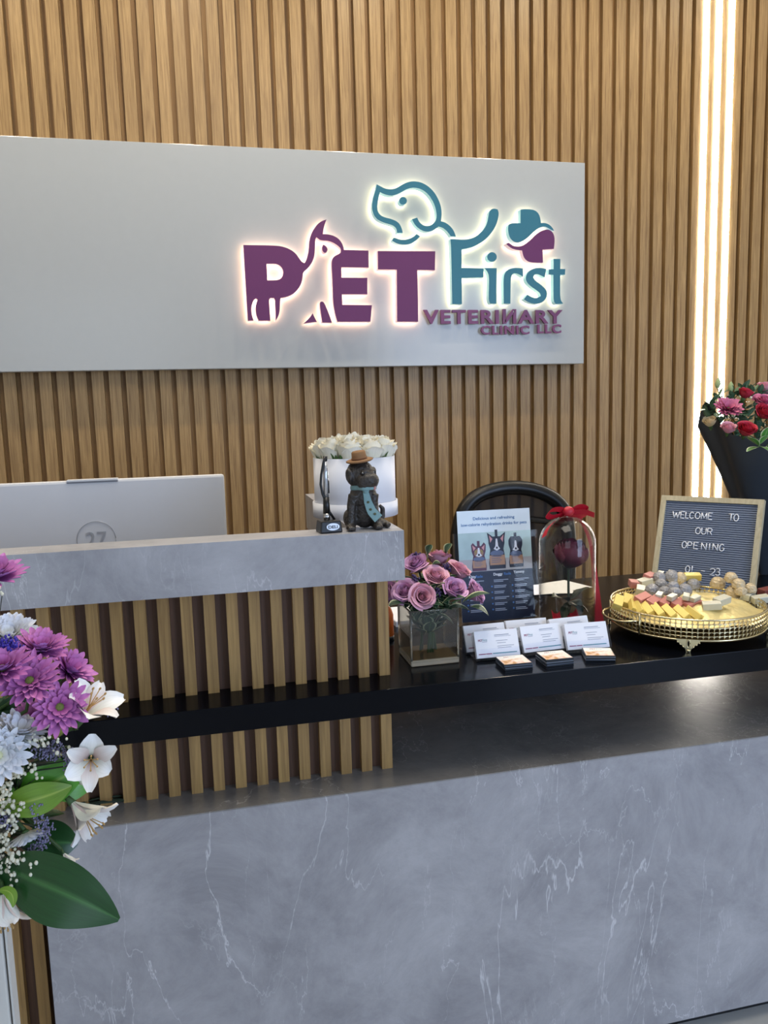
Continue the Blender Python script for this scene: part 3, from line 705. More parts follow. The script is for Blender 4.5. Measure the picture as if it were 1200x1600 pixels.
# ------------------------------------------------------------------ desk pen on its stand
pb = V((.2015, 1.3225, ZT)); t = thing('pen_stand', 'black counter pen with coiled cord standing in its base left of the figurine', 'pen stand', pb, .18)
rz = RZ(.12)
b = B(); b.box(pb+V((0, 0, .0105)), (.040, .036, .021), rz, 0, .0025, 2, .88); b.build('base', M['dark'], t)
b = B()
ov = pb+rz@V((.002, -.0184, .011)); ux = rz@V((1, 0, 0)); uy = V((0, .09, 1)).normalized(); nn = rz@V((0, -1, .1)).normalized()
b.prism([[(.0115*math.cos(i/28*2*PI), .0062*math.sin(i/28*2*PI)) for i in range(28)]], lambda x, y, d: ov+ux*x+uy*y-nn*d, -.0006, .001, (0, 0, 0))
b.text('DELI', (ov+nn*.0007, ux, uy, nn), .0052, .0165, 1, .03, .0002, .5, 0, -.0026); b.build('badge', [mat('silver_oval', 'c9ccd0', .25, .4), M['dark']], t)
p0 = pb+V((-.003, .002, .021)); p1 = atY(508, 713, 1.33)
b = B(); ax = (p1-p0)
b.tube([p0, p0+ax*.10], [.0055, .0062], 12); b.build('socket', M['chrome'], t)
b = B(); b.tube([p0+ax*.10, p0+ax*.36], [.0062, .0055], 12, 0); b.tube([p0+ax*.36, p0+ax*.72, p0+ax*.93], [.0048, .0042, .0030], 12, 1); b.tube([p0+ax*.93, p0+ax], [.0036, .0042], 10, 0)
b.tube([p0+ax*.42+V((.0042, -.002, 0)), p0+ax*.62+V((.0040, -.002, 0))], .0016, 6, 0)
b.build('pen', [M['dark'], mat('silver_barrel', 'c3c5ca', .2, .8)], t)
b = B(); cp = [(508, 713), (505, 725), (502, 742), (501, 757), (504, 772), (510, 786), (515, 800), (521, 812)]
cp = [atY(x, y, 1.327-.004*i/8) for i, (x, y) in enumerate(cp)]; cp[-1] = pb+V((.011, .004, .020))
b.tube(cp, .0022, 8); b.build('cord', M['dark'], t)

# ------------------------------------------------------------------ glass vase of lilac roses
VC = V((.408, 1.435, ZS)); vs = .0485; vh = .108
t = thing('glass_vase', 'square clear glass vase of lilac roses on the black worktop', 'vase', VC)
b = B()
for s_ in (-1, 1):
    b.box(VC+V((s_*(vs-.0016), 0, vh/2+.004)), (.0032, 2*vs, vh-.008)); b.box(VC+V((0, s_*(vs-.0016), vh/2+.004)), (2*vs-.0066, .0032, vh-.008))
b.build('glass_body', M['vglass'], t)
THK = mat('thick_glass', 'ece6d6', .04, trans=.9)
b = B()
for sx in (-1, 1):
    for sy in (-1, 1): b.tube([VC+V((sx*(vs-.0016), sy*(vs-.0016), .012)), VC+V((sx*(vs-.0016), sy*(vs-.0016), vh))], .0024, 8)
for k in range(4):
    c0 = [(-1, -1), (1, -1), (1, 1), (-1, 1)]; (ax0, ay0), (ax1, ay1) = c0[k], c0[(k+1) % 4]; b.tube([VC+V((ax0*(vs-.0016), ay0*(vs-.0016), vh)), VC+V((ax1*(vs-.0016), ay1*(vs-.0016), vh))], .0018, 6)
b.build('glass_edges', THK, t)
b = B(); b.box(VC+V((0, 0, .0062)), (2*vs, 2*vs, .012), None, 0, .003); b.build('glass_base', mat('lit_glass_base', 'efe2c8', .06, trans=.6), t)  # reflected light put into the clear glass as a pale beige
b = B(); b.box(VC+V((0, 0, .036)), (2*vs-.007, 2*vs-.007, .047)); b.build('water', M['water'], t)
LR = petalmat('lilac_rose_petal', '8d5482', 'd3a0c6', .55); LR2 = petalmat('pink_lilac_rose_petal', 'a05578', 'dda4b6', .55)
lr = [rose_mesh('lilac_rose_bloom', (LR, LR2)[i % 2], 40+i, 7, .30, .95) for i in range(4)]
rl = [((651, 883), 1.46, (-.5, -.5, 1), 'pink-lilac rose of the vase nearest the counter corner'), ((680, 903), 1.425, (.1, -.6, .9), 'lilac rose in the middle of the vase bunch'),
      ((634, 926), 1.405, (-.45, -.55, .7), 'lilac rose at the lower left of the vase bunch, beside the slats'), ((659, 932), 1.385, (0, -1, .45), 'lilac rose facing forward over the front left of the vase'),
      ((709, 922), 1.395, (.15, -.7, .8), 'large lilac rose at the front right of the vase bunch'), ((716, 893), 1.455, (.5, -.3, .9), 'pink-lilac rose tucked behind, touching the leaflet picture'),
      ((741, 926), 1.43, (.9, -.4, .45), 'pink-lilac rose leaning out at the right end of the bunch'), ((685, 873), 1.49, (.1, .2, 1), 'pink rose at the top back of the vase bunch'),
      ((612, 928), 1.45, (-.9, -.2, .5), 'lilac rose half hidden behind the slats, left end of the bunch')]
for i, (pp, y, ax, lab) in enumerate(rl):
    c = atY(*pp, y); ax = V(ax).normalized(); base = c-ax*.017
    o = thing('lilac_rose', lab, 'rose', base, group='lilac roses in the vase')
    put(lr[i % 4], 'bloom', aim(base, ax, (.0225, .0225, .034), i*1.7), o)
    e = VC+V((.016*math.cos(i*2.2), .014*math.sin(i*2.2), .015)); nk = VC+V((.010*math.cos(i*2.2+.6), .010*math.sin(i*2.2+.6), .085))
    b = B(); b.tube([base, base.lerp(nk, .6)-ax*.004, nk, e], .0022, 6); b.build('stem', M['stem'], o)
VL = leafmat('variegated_leaf', '2c4a35', '52704e', 'c9cfa6')
b = B(); rnd = random.Random(5)
for i in range(80):
    a = rnd.uniform(0, 2*PI); r0 = rnd.uniform(.018, .042); z = rnd.uniform(.106, .138); p = VC+V((r0*math.cos(a), r0*math.sin(a), z)); d = V((math.cos(a+rnd.uniform(-.8, .8)), math.sin(a+rnd.uniform(-.8, .8)), rnd.uniform(-.15, .5))).normalized()*rnd.uniform(.022, .034); leaf_into(b, p, p+d, rnd.uniform(.010, .014), V((0, 0, .008)), nv=6, nu=4)
for i in range(60):
    a = rnd.uniform(0, 2*PI); z = rnd.uniform(.095, .158); r0 = rnd.uniform(.01, .035); r1 = r0+rnd.uniform(.02, .036)
    p = VC+V((r0*math.cos(a), r0*math.sin(a), z)); q = VC+V((r1*1.15*math.cos(a+.3), r1*1.15*math.sin(a+.3), z+rnd.uniform(-.02, .02)))
    if q.z < ZS+vh: 
        for ax_ in (0, 1): q[ax_] = min(max(q[ax_], VC[ax_]-.040), VC[ax_]+.040)
    leaf_into(b, p, q, .0105, V((0, 0, .006)), nv=6, nu=4)
for i in range(34):     # leaves under the rim, inside the glass
    a = i*2.4; p = VC+V((.010*math.cos(a), .010*math.sin(a), .052+.012*(i % 3))); q = VC+V((.042*math.cos(a), .042*math.sin(a), .078+.012*(i % 3)+.008*math.sin(i*3))); leaf_into(b, p, q, .014, nv=6, nu=4)
for pp, y, d in (((655, 950), 1.38, (.03, -.01, .003)), ((690, 944), 1.375, (.03, -.008, .008)), ((722, 942), 1.39, (.035, -.01, .012)), ((735, 948), 1.40, (.022, -.01, -.012)), ((640, 946), 1.385, (-.03, -.01, .004)), ((700, 950), 1.38, (.03, -.004, -.006)), ((668, 876), 1.47, (.006, 0, .022)), ((672, 888), 1.455, (.014, -.005, .006)), ((695, 872), 1.485, (.01, 0, .02))):
    p = atY(*pp, y); leaf_into(b, p, p+V(d)*1.45, .019, V((0, -.002, .008)), nv=8, nu=5)
tag(b.build('rose_foliage', VL), 'cream-edged green leaves around the lilac roses in the vase', 'foliage', kind='stuff')
STT = mat('statice_purple', '43325a', .7, vary=.4, scale=200)
def sprig(name, lab, pts_, m, base, group, n=26, rad=.012, bs=.0022, seed=1):
    rnd = random.Random(seed); o = thing(name, lab, 'flower sprig', base, group=group); b = B()
    for c in pts_:
        for i in range(n):
            d = V((rnd.gauss(0, 1), rnd.gauss(0, 1), rnd.gauss(0, 1))).normalized()*rad*rnd.uniform(.35, 1); b.ellipsoid(c+d, (bs, bs, bs*1.5), RX(rnd.uniform(0, 3)), 0, 6, 4)
    b.build('florets', m, o); b = B()
    for c in pts_: b.tube([base, (base+c)/2+V((0, .004, 0)), c], .0009, 5)
    b.build('stem', M['stemd'], o); return o
for i, (pp, y, lab) in enumerate((((697, 886), 1.44, 'dark purple statice sprig between the top roses of the vase'), ((683, 928), 1.39, 'grey-purple statice sprig between the two front roses of the vase'), ((647, 905), 1.41, 'dark statice sprig above the lower left vase rose'), ((651, 868), 1.47, 'thin mauve sprig at the top left of the vase bunch'))):
    sprig('statice_sprig', lab, [atY(*pp, y)], STT, VC+V((0, 0, .1)), 'statice in the vase', 46, .011, .002, i)

# ------------------------------------------------------------------ items behind the vase
ob = atZ(611, 1003, ZS)+V((-.006, .02, 0)); t = thing('amber_bottle', 'amber bottle peeking out behind the slatted counter end', 'bottle', ob)
AMB = mat('amber_label', 'b0561c', .35, vary=.5, scale=60)
b = B(); b.lathe([(.0155, 0), (.017, .003), (.017, .055), (.013, .068), (.0085, .074), (.0085, .08)], ob, 24); b.build('bottle_body', AMB, t)
b = B(); b.lathe([(.0098, .0802), (.0098, .093), (.008, .095), (0, .095)], ob, 20); b.build('cap', mat('gold_cap', '8a5a20', .3, .5), t)
b = B(); b.lathe([(.0172, .0), (.0174, .0), (.0174, .010), (.0172, .010)], ob, 24); b.build('base_band', M['dark'], t)
nb = V((.455, 1.735, ZS)); b = B(); b.box(nb+V((0, 0, .006)), (.12, .13, .012), RZ(.06), 0, .0008); b.box(nb+V((0, 0, .0125)), (.118, .128, .001), RZ(.06)); tag(b.build('notepad', M['paper']), 'white notepad lying on the worktop behind the glass vase', 'notepad')
for i, (pc, rz_, lab) in enumerate(((atZ(876, 917, ZS), .30, 'white sheet of paper lying behind the bell jar'), (atZ(853, 922, ZS)+V((0, 0, .0012)), -.15, 'white sheet overlapping another behind the bell jar and leaflet'))):
    b = B(); b.grid(lambda u, v: pc+RZ(rz_)@V(((u-.5)*.13, (v-.5)*.11, .0006+.0015*math.sin(u*3)**2)), 6, 4); b.grid(lambda u, v: pc+RZ(rz_)@V(((u-.5)*.13, (v-.5)*.11, .0001+.0015*math.sin(u*3)**2)), 6, 4); tag(b.build('paper_sheet', M['paper']), lab, 'paper', 'loose sheets on the worktop')

# ------------------------------------------------------------------ leaflet in its acrylic stand
brx = .7225; bl = V((.548, 1.640, ZS+.004)); br = V((brx, 1.633, ZS+.004)); tr_ = atX(826, 793.5, brx)
up_ = (tr_-br); HH = up_.length; uy = up_.normalized(); ux = (br-bl).normalized(); uy = (uy-ux*uy.dot(ux)).normalized(); nn = ux.cross(uy); nn = nn if nn.y < 0 else -nn; WW = (br-bl).length
t = thing('leaflet_stand', 'clear acrylic stand holding the pet drinks leaflet', 'leaflet stand', (bl+br)/2-V((0, 0, .004)))
b = B(); m0 = (bl+br)/2
def pane(b, off, w_, h_, th=.002):
    b.prism([[(-w_/2, 0), (w_/2, 0), (w_/2, h_), (-w_/2, h_)]], lambda x, y, d: m0+ux*x+uy*y+nn*(off-d), 0, th, (0, 0, 0))
pane(b, -.0025, WW+.024, HH*.80); b.build('back_plate', M['acr'], t)
b = B(); pane(b, .0055, WW+.024, HH*.80); b.build('front_plate', M['acr'], t)
b = B()
for s_ in (-1, 1): b.prism([[(-.0045, 0), (.0055, 0), (.0055, HH*.8), (-.0045, HH*.8)]], lambda x, y, d: m0+ux*(s_*(WW/2+.012)+d)+uy*y+nn*x, 0, .002, (0, 0, 0))
b.box(m0+V((0, .02, -.002)), (WW+.024, .075, .003)); b.build('stand_foot', M['acr'], t)
LPH = lambda n, c, **k: mat('print_'+n, c, .4, **k)
t = thing('leaflet', 'pet rehydration drinks leaflet standing in the clear acrylic holder', 'leaflet', m0)
fr = (bl+nn*.0008, ux, uy, nn)
def quadp(b, x0, y0, x1, y1, mi=0, lift=.0): b.face([fr[0]+ux*x+uy*y+nn*lift for x, y in ((x0*WW, y0*HH), (x1*WW, y0*HH), (x1*WW, y1*HH), (x0*WW, y1*HH))], mi)
b = B(); b.prism([[(0, 0), (WW, 0), (WW, HH), (0, HH)]], lambda x, y, d: bl+ux*x+uy*y+nn*(.0007-d), 0, .0012, (0, 0, 0)); b.build('sheet', mat('leaflet_paper', 'd5e4f0', .35, vary=.02), t)
b = B()
quadp(b, 0, .0, 1, .45, 0, 0); quadp(b, 0, .45, 1, .56, 1, 0); quadp(b, 0, .56, 1, .80, 2, 0)
b.build('background_print', [LPH('navy', '101d38'), LPH('table', 'b8b4b4', vary=.1), LPH('garden', 'b9d2d0', vary=.28, scale=26)], t)
b = B()
def gx(u, v): return fr[0]+ux*u*WW+uy*v*HH
for k, (cx, cy, wd, hg, ear, mats_) in enumerate(((.27, .455, .19, .26, 1, (0, 3)), (.52, .465, .22, .34, 2, (1, 3)), (.78, .47, .19, .30, 0, (1, 3)))):
    x0, x1 = cx-wd/2, cx+wd/2
    out = [(x0, cy), (x1, cy), (x1+.005, cy+hg*.15), (x1-.01, cy+hg*.42), (x1-.02, cy+hg*.52), (x1, cy+hg*.68)]
    if ear == 2: out += [(x1, cy+hg*.78), (x1+.015, cy+hg*.97), (x1-.06, cy+hg*.86), (x0+.06, cy+hg*.86), (x0-.015, cy+hg*.97), (x0, cy+hg*.78)]
    elif ear == 1: out += [(x1+.005, cy+hg*.9), (x1-.02, cy+hg*.98), (x1-.06, cy+hg*.86), (x0+.06, cy+hg*.86), (x0+.02, cy+hg*.98), (x0-.005, cy+hg*.9)]
    else: out += [(x1, cy+hg*.82), (x1-.03, cy+hg*.93), (x0+.03, cy+hg*.93), (x0, cy+hg*.82)]
    out += [(x0, cy+hg*.68), (x0+.02, cy+hg*.52), (x0+.01, cy+hg*.42), (x0-.005, cy+hg*.15)]
    P2 = lambda x, y, d: gx(x, y)+nn*(.0004-d)
    b.prism([out], P2, 0, .0004, (mats_[0],)*3)
    b.prism([[(cx-.018, cy+hg*.84), (cx+.018, cy+hg*.84), (cx+.018, cy+hg*1.04), (cx-.018, cy+hg*1.04)]], P2, 0, .0004, (mats_[0],)*3)
    P3 = lambda x, y, d: gx(x, y)+nn*(.0007-d)
    b.prism([[(x0+.006, cy+hg*.10), (x1-.006, cy+hg*.10), (x1-.004, cy+hg*.36), (x0+.004, cy+hg*.36)]], P3, 0, .0002, (3, 3, 3))
    b.prism([[(cx+wd*.42*math.cos(a), cy+hg*.41+hg*.085*math.sin(a)) for a in [i/20*2*PI for i in range(20)]]], P3, 0, .0002, (4, 4, 4))
    fc = cy+hg*.62
    if ear == 1: b.prism([[(cx+wd*.34*math.cos(a), fc+hg*.15*math.sin(a)) for a in [i/20*2*PI for i in range(20)]]], P3, 0, .0002, (5, 5, 5))
    b.prism([[(cx-.01, fc+hg*.18), (cx+.01, fc+hg*.18), (cx+.02, fc-hg*.02), (cx+.045, fc-hg*.09), (cx, fc-hg*.14), (cx-.045, fc-hg*.09), (cx-.02, fc-hg*.02)]], P3, -.0002, .0002, (6, 6, 6))
    for s_ in (-1, 1):
        b.prism([[(cx+s_*.042+.013*math.cos(a), fc+hg*.06+.010*math.sin(a)) for a in [i/10*2*PI for i in range(10)]]], P3, -.0003, .0002, ((7, 7, 7) if ear == 1 else (8, 8, 8)))
        if ear: b.prism([[(cx+s_*(wd*.5-.01), cy+hg*.90), (cx+s_*(wd*.5-.055), cy+hg*.80), (cx+s_*(wd*.5-.025), cy+hg*.70)]], P3, -.0001, .0002, (9, 9, 9))
    b.prism([[(cx+.014*math.cos(a), fc-hg*.06+.010*math.sin(a)) for a in [i/10*2*PI for i in range(10)]]], P3, -.0004, .0002, (1, 1, 1))
    b.text(('Kitty', 'Doggy', 'Yummy')[k], (gx(cx, cy+hg*.385)+nn*.0006, ux, uy, nn), .0036, None, 6, .02, 0, .5)
    for q in range(4): quadp(b, x0+.03, cy+hg*(.32-.05*q), x1-.05-.02*(q % 2), cy+hg*(.335-.05*q), 4, .0009)
b.build('pouch_picture', [LPH('maroon', '5b2b45'), LPH('ink', '141a30'), LPH('x', '404860'), LPH('orange', 'b98c6c'), LPH('slate', '5f6c8c'), LPH('tabby', 'a07a58', vary=.4, scale=300), LPH('whitefur', 'e8e8ee'), LPH('yellow', '9a8c40'), LPH('eye', '2a2a38'), LPH('pinkear', 'd99a9a')], t)
b = B(); f2 = (bl+nn*.0011, ux, uy, nn)
b.text('Delicious and refreshing', f2, .0068, WW*.57, 0, .015, 0, .5, WW*.5, HH*.915)
b.text('low-calorie rehydration drinks for pets', f2, .0068, WW*.9, 0, .015, 0, .5, WW*.5, HH*.862)
b.build('headline', LPH('blue', '2f6aa6'), t)
b = B()
b.text('Doggy', f2, .0062, None, 0, .03, 0, 0, WW*.455, HH*.405); b.text('Rade', f2, .0062, None, 1, .03, 0, 0, WW*.60, HH*.405)
b.text('Kitty', f2, .0062, None, 0, .03, 0, 0, WW*.12, HH*.395); b.text('Rade', f2, .0062, None, 1, .03, 0, 0, WW*.21, HH*.395)
b.text('Yummy', f2, .0062, None, 0, .03, 0, 0, WW*.73, HH*.415)
for cx in (.12, .455, .74):
    for q in range(6):
        y = .36-.052*q
        quadp(b, cx, y, cx+.20-.03*(q % 3), y+.007, 2, .0006); quadp(b, cx, y-.014, cx+.13+.03*(q % 2), y-.007, 2, .0006)
        if q: b.prism([[(cx-.03+.012*math.cos(a), y+.012*WW/HH*math.sin(a)) for a in [i/10*2*PI for i in range(10)]]], lambda x, yy, d: gx(x, yy)+nn*(.0007-d), 0, .0002, (1, 1, 1))
b.build('body_print', [LPH('white', 'f0f2f8'), LPH('skyblue', '3a6fb0'), LPH('paleline', 'a9b2c4')], t)

# ------------------------------------------------------------------ bell jar with a red rose
JC = V((.757, 1.540, ZS)); JR = .0605; JH = atY(886, 806, 1.54).z-ZS
t = thing('bell_jar', 'glass bell jar tied with a red ribbon bow, a red rose inside', 'bell jar', JC)
b = B()
prof = [(JR, .006), (JR, JH-JR)]+[(JR*math.cos(a), JH-JR+JR*math.sin(a)) for a in [i/14*PI/2 for i in range(1, 14)]]+[(.004, JH)]
b.openlathe(prof, JC, 64); b.openlathe([(JR-.002, .006)]+[(max(.002, r-.002), z-.0012) for r, z in prof[1:]], JC, 64); b.build('glass_dome', M['glass'], t, fix=False)
b = B(); b.lathe([(JR+.005, 0), (JR+.006, .003), (JR+.005, .0058), (0, .0058)], JC, 56); b.build('base', mat('dark_wood_base', '1d1512', .35, vary=.2), t)
RIB = mat('red_satin_ribbon', 'b3162c', .45, vary=.15, scale=60)
b = B(); top = JC+V((0, -.004, JH+.004))
def ribbon(b, pts_, w_, wd=None, nseg=24):
    pts_ = [V(p) for p in pts_]
    def fn(u, v):
        f = v*(len(pts_)-1); i = min(len(pts_)-2, int(f)); q = f-i
        p0_, p1_, p2_, p3_ = pts_[max(0, i-1)], pts_[i], pts_[i+1], pts_[min(len(pts_)-1, i+2)]
        p = .5*((2*p1_)+(p2_-p0_)*q+(2*p0_-5*p1_+4*p2_-p3_)*q*q+(3*p1_-p0_-3*p2_+p3_)*q**3)
        ws = w_ if not wd else wd[i]+(wd[i+1]-wd[i])*q
        return p+ax*(u-.5)*ws
    b.grid(fn, 3, nseg)
ax = V((.35, -.55, .75)).normalized()
ribbon(b, [top, top+V((-.02, -.004, .012)), top+V((-.043, -.008, .012)), top+V((-.052, -.008, .003)), top+V((-.04, -.002, -.004)), top+V((-.018, 0, -.001)), top], .015)
ax = V((-.25, -.55, .8)).normalized()
ribbon(b, [top, top+V((.018, -.004, .013)), top+V((.034, -.006, .014)), top+V((.046, -.004, .006)), top+V((.034, 0, -.004)), top+V((.014, 0, -.001)), top], .018)
ribbon(b, [top+V((.01, -.003, .004)), top+V((.034, -.010, .004)), top+V((.056, -.012, -.004))], .016)
ax = V((.5, -.6, .5)).normalized()
ribbon(b, [top, top+V((-.03, -.006, -.010)), top+V((-.052, -.010, -.026)), top+V((-.062, -.012, -.044))], .013)
b.ellipsoid(top+V((-.002, -.006, .007)), (.013, .010, .011), None, 0, 14, 10); b.build('ribbon_bow', RIB, t)
b = B(); ax = V((1, -.3, 0)).normalized(); e0 = atY(926, 870, 1.56); e1 = atY(936, 972, 1.54); e1.z = max(e1.z, ZS+.004)
ribbon(b, [top+V((.03, .02, 0)), top+V((.060, .026, -.05)), e0, e1], .012, [.008, .008, .008, .022]); b.build('ribbon_tail', RIB, t)
RR = petalmat('dark_red_rose_petal', '26061a', '5a1030', .4)
rc = atY(888, 862, 1.54); t = thing('preserved_rose', 'large dark red rose standing inside the glass bell jar', 'rose', JC+V((0, 0, .006)))
put(rose_mesh('bloom', RR, 77, 8, .14, 1.0, None, .34), 'bloom', aim(rc-V((0, 0, .034)), (.05, -.30, 1), (.047, .047, .062), .4), t)
b = B(); b.tube([JC+V((.002, 0, .006)), JC+V((.004, 0, .05)), rc-V((0, 0, .026))], .0028, 8); b.build('stem', M['stemd'], t)
DL = leafmat('dark_rose_leaf', '1c2a1c', '33452c')
sb = JC+V((.004, 0, .06))
for d, wd in (((-.046, -.012, .016), .020), ((.046, -.006, .030), .015), ((.036, -.022, -.022), .022), ((-.024, -.02, -.036), .012), ((.016, -.034, -.018), .018)):
    b = B(); leaf_into(b, sb, sb+V(d), wd, V((0, -.004, .008)), wave=.15); b.build('leaf', DL, t)
for i, (d, lab) in enumerate((((-.021, -.012, .006), 'fallen red petal inside the bell jar, left of the stem'), ((.012, -.018, .006), 'fallen red petal inside the bell jar, right of the stem'))):
    p = JC+V(d); b = B()
    b.grid(lambda u, v: p+V(((u-.5)*.034*(1-.3*v), (v-.3)*.03, .001+.034*((u-.5)**2*1.2+v*v*.75))), 8, 8); tag(b.build('fallen_petal', RIB), lab, 'petal', 'fallen petals in the bell jar')

# ------------------------------------------------------------------ business card holders
CW, CH, LEAN = .088, .053, .42
INK = mat('grey_print', '8c93a6', .5); LP_ = mat('magenta_print', '8a2456', .5); LT = mat('teal_print', '3f8796', .5)
def holder(base, rz, lab_h, lab_c):
    R_ = RZ(rz); t = thing('card_holder', lab_h, 'card holder', base, rz, 'acrylic card holders')
    up = R_@V((0, math.sin(LEAN), math.cos(LEAN))); ux = R_@V((1, 0, 0)); nn = R_@V((0, -math.cos(LEAN), math.sin(LEAN))); o = base+R_@V((0, -.006, .006))
    pr = lambda b, x0, x1, y0, y1, d0, d1: b.prism([[(x0, y0), (x1, y0), (x1, y1), (x0, y1)]], lambda x, y, d: o+ux*x+up*y-nn*d, d0, d1, (0, 0, 0))
    b = B(); pr(b, -.047, .047, 0, .05, .010, .0118); b.build('back_plate', M['acr'], t)
    b = B(); pr(b, -.047, .047, 0, .018, -.0022, -.0006); b.build('front_lip', M['acr'], t)
    b = B(); pr(b, -.0475, -.0458, 0, .045, -.002, .0118); pr(b, .0458, .0475, 0, .045, -.002, .0118); b.box(base+R_@V((0, .012, .002)), (.095, .046, .004), R_); b.build('holder_base', M['acr'], t)
    # pack of cards
    c = thing('card_pack', lab_c, 'business cards', o, rz, 'packs of business cards')
    b = B()
    for k in range(6):
        j = random.uniform(-.0006, .0006); pr(b, -CW/2+j, CW/2+j, .001, CH+random.uniform(-.0006, .0006), .0005+k*.0015, .0005+k*.0015+.0012)
    b.build('cards', M['paper'], c)
    fr = (o+nn*.0000, ux, up, nn); b = B()
    def ln(x0, x1, y, h=.0009, mi=0): b.face([o+ux*x+up*yy+nn*-.0002 for x, yy in ((x0, y), (x1, y), (x1, y+h), (x0, y+h))], mi)
    b.text('PET', (o-nn*.0001, ux, up, nn), .0042, .009, 1, .02, 0, 0, -.038, .033); b.text('First', (o-nn*.0001, ux, up, nn), .0042, .009, 2, 0, 0, 0, -.0285, .0335); ln(-.03, -.02, .0315, .0007)
    ln(-.004, .026, .043, .0012); ln(-.004, .030, .0405, .0006); ln(-.002, .022, .032); ln(.000, .018, .0275); ln(.000, .034, .0215); ln(.000, .028, .018)
    ln(-.040, -.026, .0075, .0017, 1); ln(-.025, -.013, .0075, .0017, 1); ln(-.0115, .038, .0075, .0017, 2)
    b.build('printing', [INK, LP_, LT], c)
    return t
fh = [((747, 1030), (813, 1024)), ((820, 1021), (882, 1013.5)), ((890, 1016.5), (952, 1011.5))]
names = ('left', 'middle', 'right')
for i, (a, c) in enumerate(fh):
    A = atZ(*a, ZS+.006); C_ = atZ(*c, ZS+.006); d = C_-A; base = (A+C_)/2; base.z = ZS
    holder(base+V((0, .006, 0)), math.atan2(d.y, d.x), names[i]+' acrylic card holder of the front row', 'white business cards with logo in the front row, '+names[i]+' holder')
bh = [((724, 978.5), (787.7, 972)), ((788.7, 970), (854, 964.6)), ((857.5, 968), (917, 961.5))]
for i, (a, c) in enumerate(bh):
    zc = ZS+.006+CH*math.cos(LEAN); A = atZ(*a, zc); C_ = atZ(*c, zc); d = C_-A; base = (A+C_)/2; base.z = ZS
    rz = math.atan2(d.y, d.x)
    holder(base-RZ(rz)@V((0, CH*math.sin(LEAN)-.006, 0)), rz, names[i]+' acrylic card holder of the back row', 'white business cards mostly hidden in the back row, '+names[i]+' holder')

# ------------------------------------------------------------------ piles of square printed cards
TOPC = bpy.data.materials.new('food_photo_print'); TOPC.use_nodes = True
N = TOPC.node_tree.nodes; L = TOPC.node_tree.links; bs = N['Principled BSDF']; tc = N.new('ShaderNodeTexCoord'); nz = N.new('ShaderNodeTexNoise'); nz.inputs['Scale'].default_value = 70
L.new(tc.outputs['Object'], nz.inputs['Vector']); cr = N.new('ShaderNodeValToRGB'); L.new(nz.outputs['Fac'], cr.inputs[0]); e = cr.color_ramp.elements
e[0].position = .38; e[0].color = (*lin('c58a3e'), 1); e[1].position = .62; e[1].color = (*lin('f2e6d6'), 1); q = e.new(.46); q.color = (*lin('e8c59c'), 1); q = e.new(.52); q.color = (*lin('e3c4bc'), 1)
sp = N.new('ShaderNodeSeparateXYZ'); L.new(tc.outputs['Object'], sp.inputs[0]); mr = N.new('ShaderNodeMapRange'); L.new(sp.outputs[1], mr.inputs[0]); mr.inputs[1].default_value = -.004; mr.inputs[2].default_value = .012
mx = N.new('ShaderNodeMix'); mx.data_type = 'RGBA'; L.new(mr.outputs[0], mx.inputs[0]); L.new(cr.outputs[0], mx.inputs[6]); mx.inputs[7].default_value = (*lin('f1eee8'), 1); L.new(mx.outputs[2], bs.inputs['Base Color']); bs.inputs['Roughness'].default_value = .3
EDGE = mat('dark_card_edge', '1b2027', .4, vary=.2); EDGE2 = mat('grey_card_edge', '5c6470', .4, vary=.2)
def padmesh(top):
    b = B(); b.box((0, 0, .0011), (.056, .050, .0022), None, 0, .0004, 1)
    if top:
        b.face([V((x, y, .00235)) for x, y in ((-.0265, -.0235), (.0265, -.0235), (.0265, .0235), (-.0265, .0235))], 1)
        b.text('PET', (V((0, 0, .0025)), V((1, 0, 0)), V((0, 1, 0)), V((0, 0, 1))), .0045, .011, 2, .02, 0, 0, -.014, .014); b.text('First', (V((0, 0, .0025)), V((1, 0, 0)), V((0, 1, 0)), V((0, 0, 1))), .0045, .011, 3, 0, 0, 0, -.002, .014)
    return b
pm_top = padmesh(True).me('printed_card', [EDGE, TOPC, LP_, LT]); pm = [padmesh(False).me('printed_card', [EDGE]), padmesh(False).me('printed_card', [EDGE2])]
for i, quad in enumerate((((772.5, 1026), (814.8, 1021.9), (832.5, 1034.4), (791.9, 1040)), ((835.5, 1019), (880, 1014.5), (895, 1027.5), (855, 1033)), ((906, 1011), (952, 1011), (962, 1025), (919, 1027)))):
    n = (5, 6, 5)[i]; zt = ZS+.0023*n; q = [atZ(*a, zt) for a in quad]; c = sum(q, V())/4; d = (q[1]-q[0]); rz = math.atan2(d.y, d.x)
    for k in range(n):
        m_ = Matrix.Translation(V((c.x+random.uniform(-.0008, .0008), c.y+random.uniform(-.0008, .0008), ZS+k*.0023))) @ Matrix.Rotation(rz+random.uniform(-.03, .03), 4, 'Z')
        o = put(pm_top if k == n-1 else pm[k % 2], 'printed_card', m_)
        pile = ('left', 'middle', 'right')[i]
        tag(o, ('topmost square card with food picture on the %s pile' if k == n-1 else 'dark-edged square card under the top one of the %s pile') % pile, 'card', 'cards under the top of the %s pile' % pile if k < n-1 else 'top cards of the three piles')

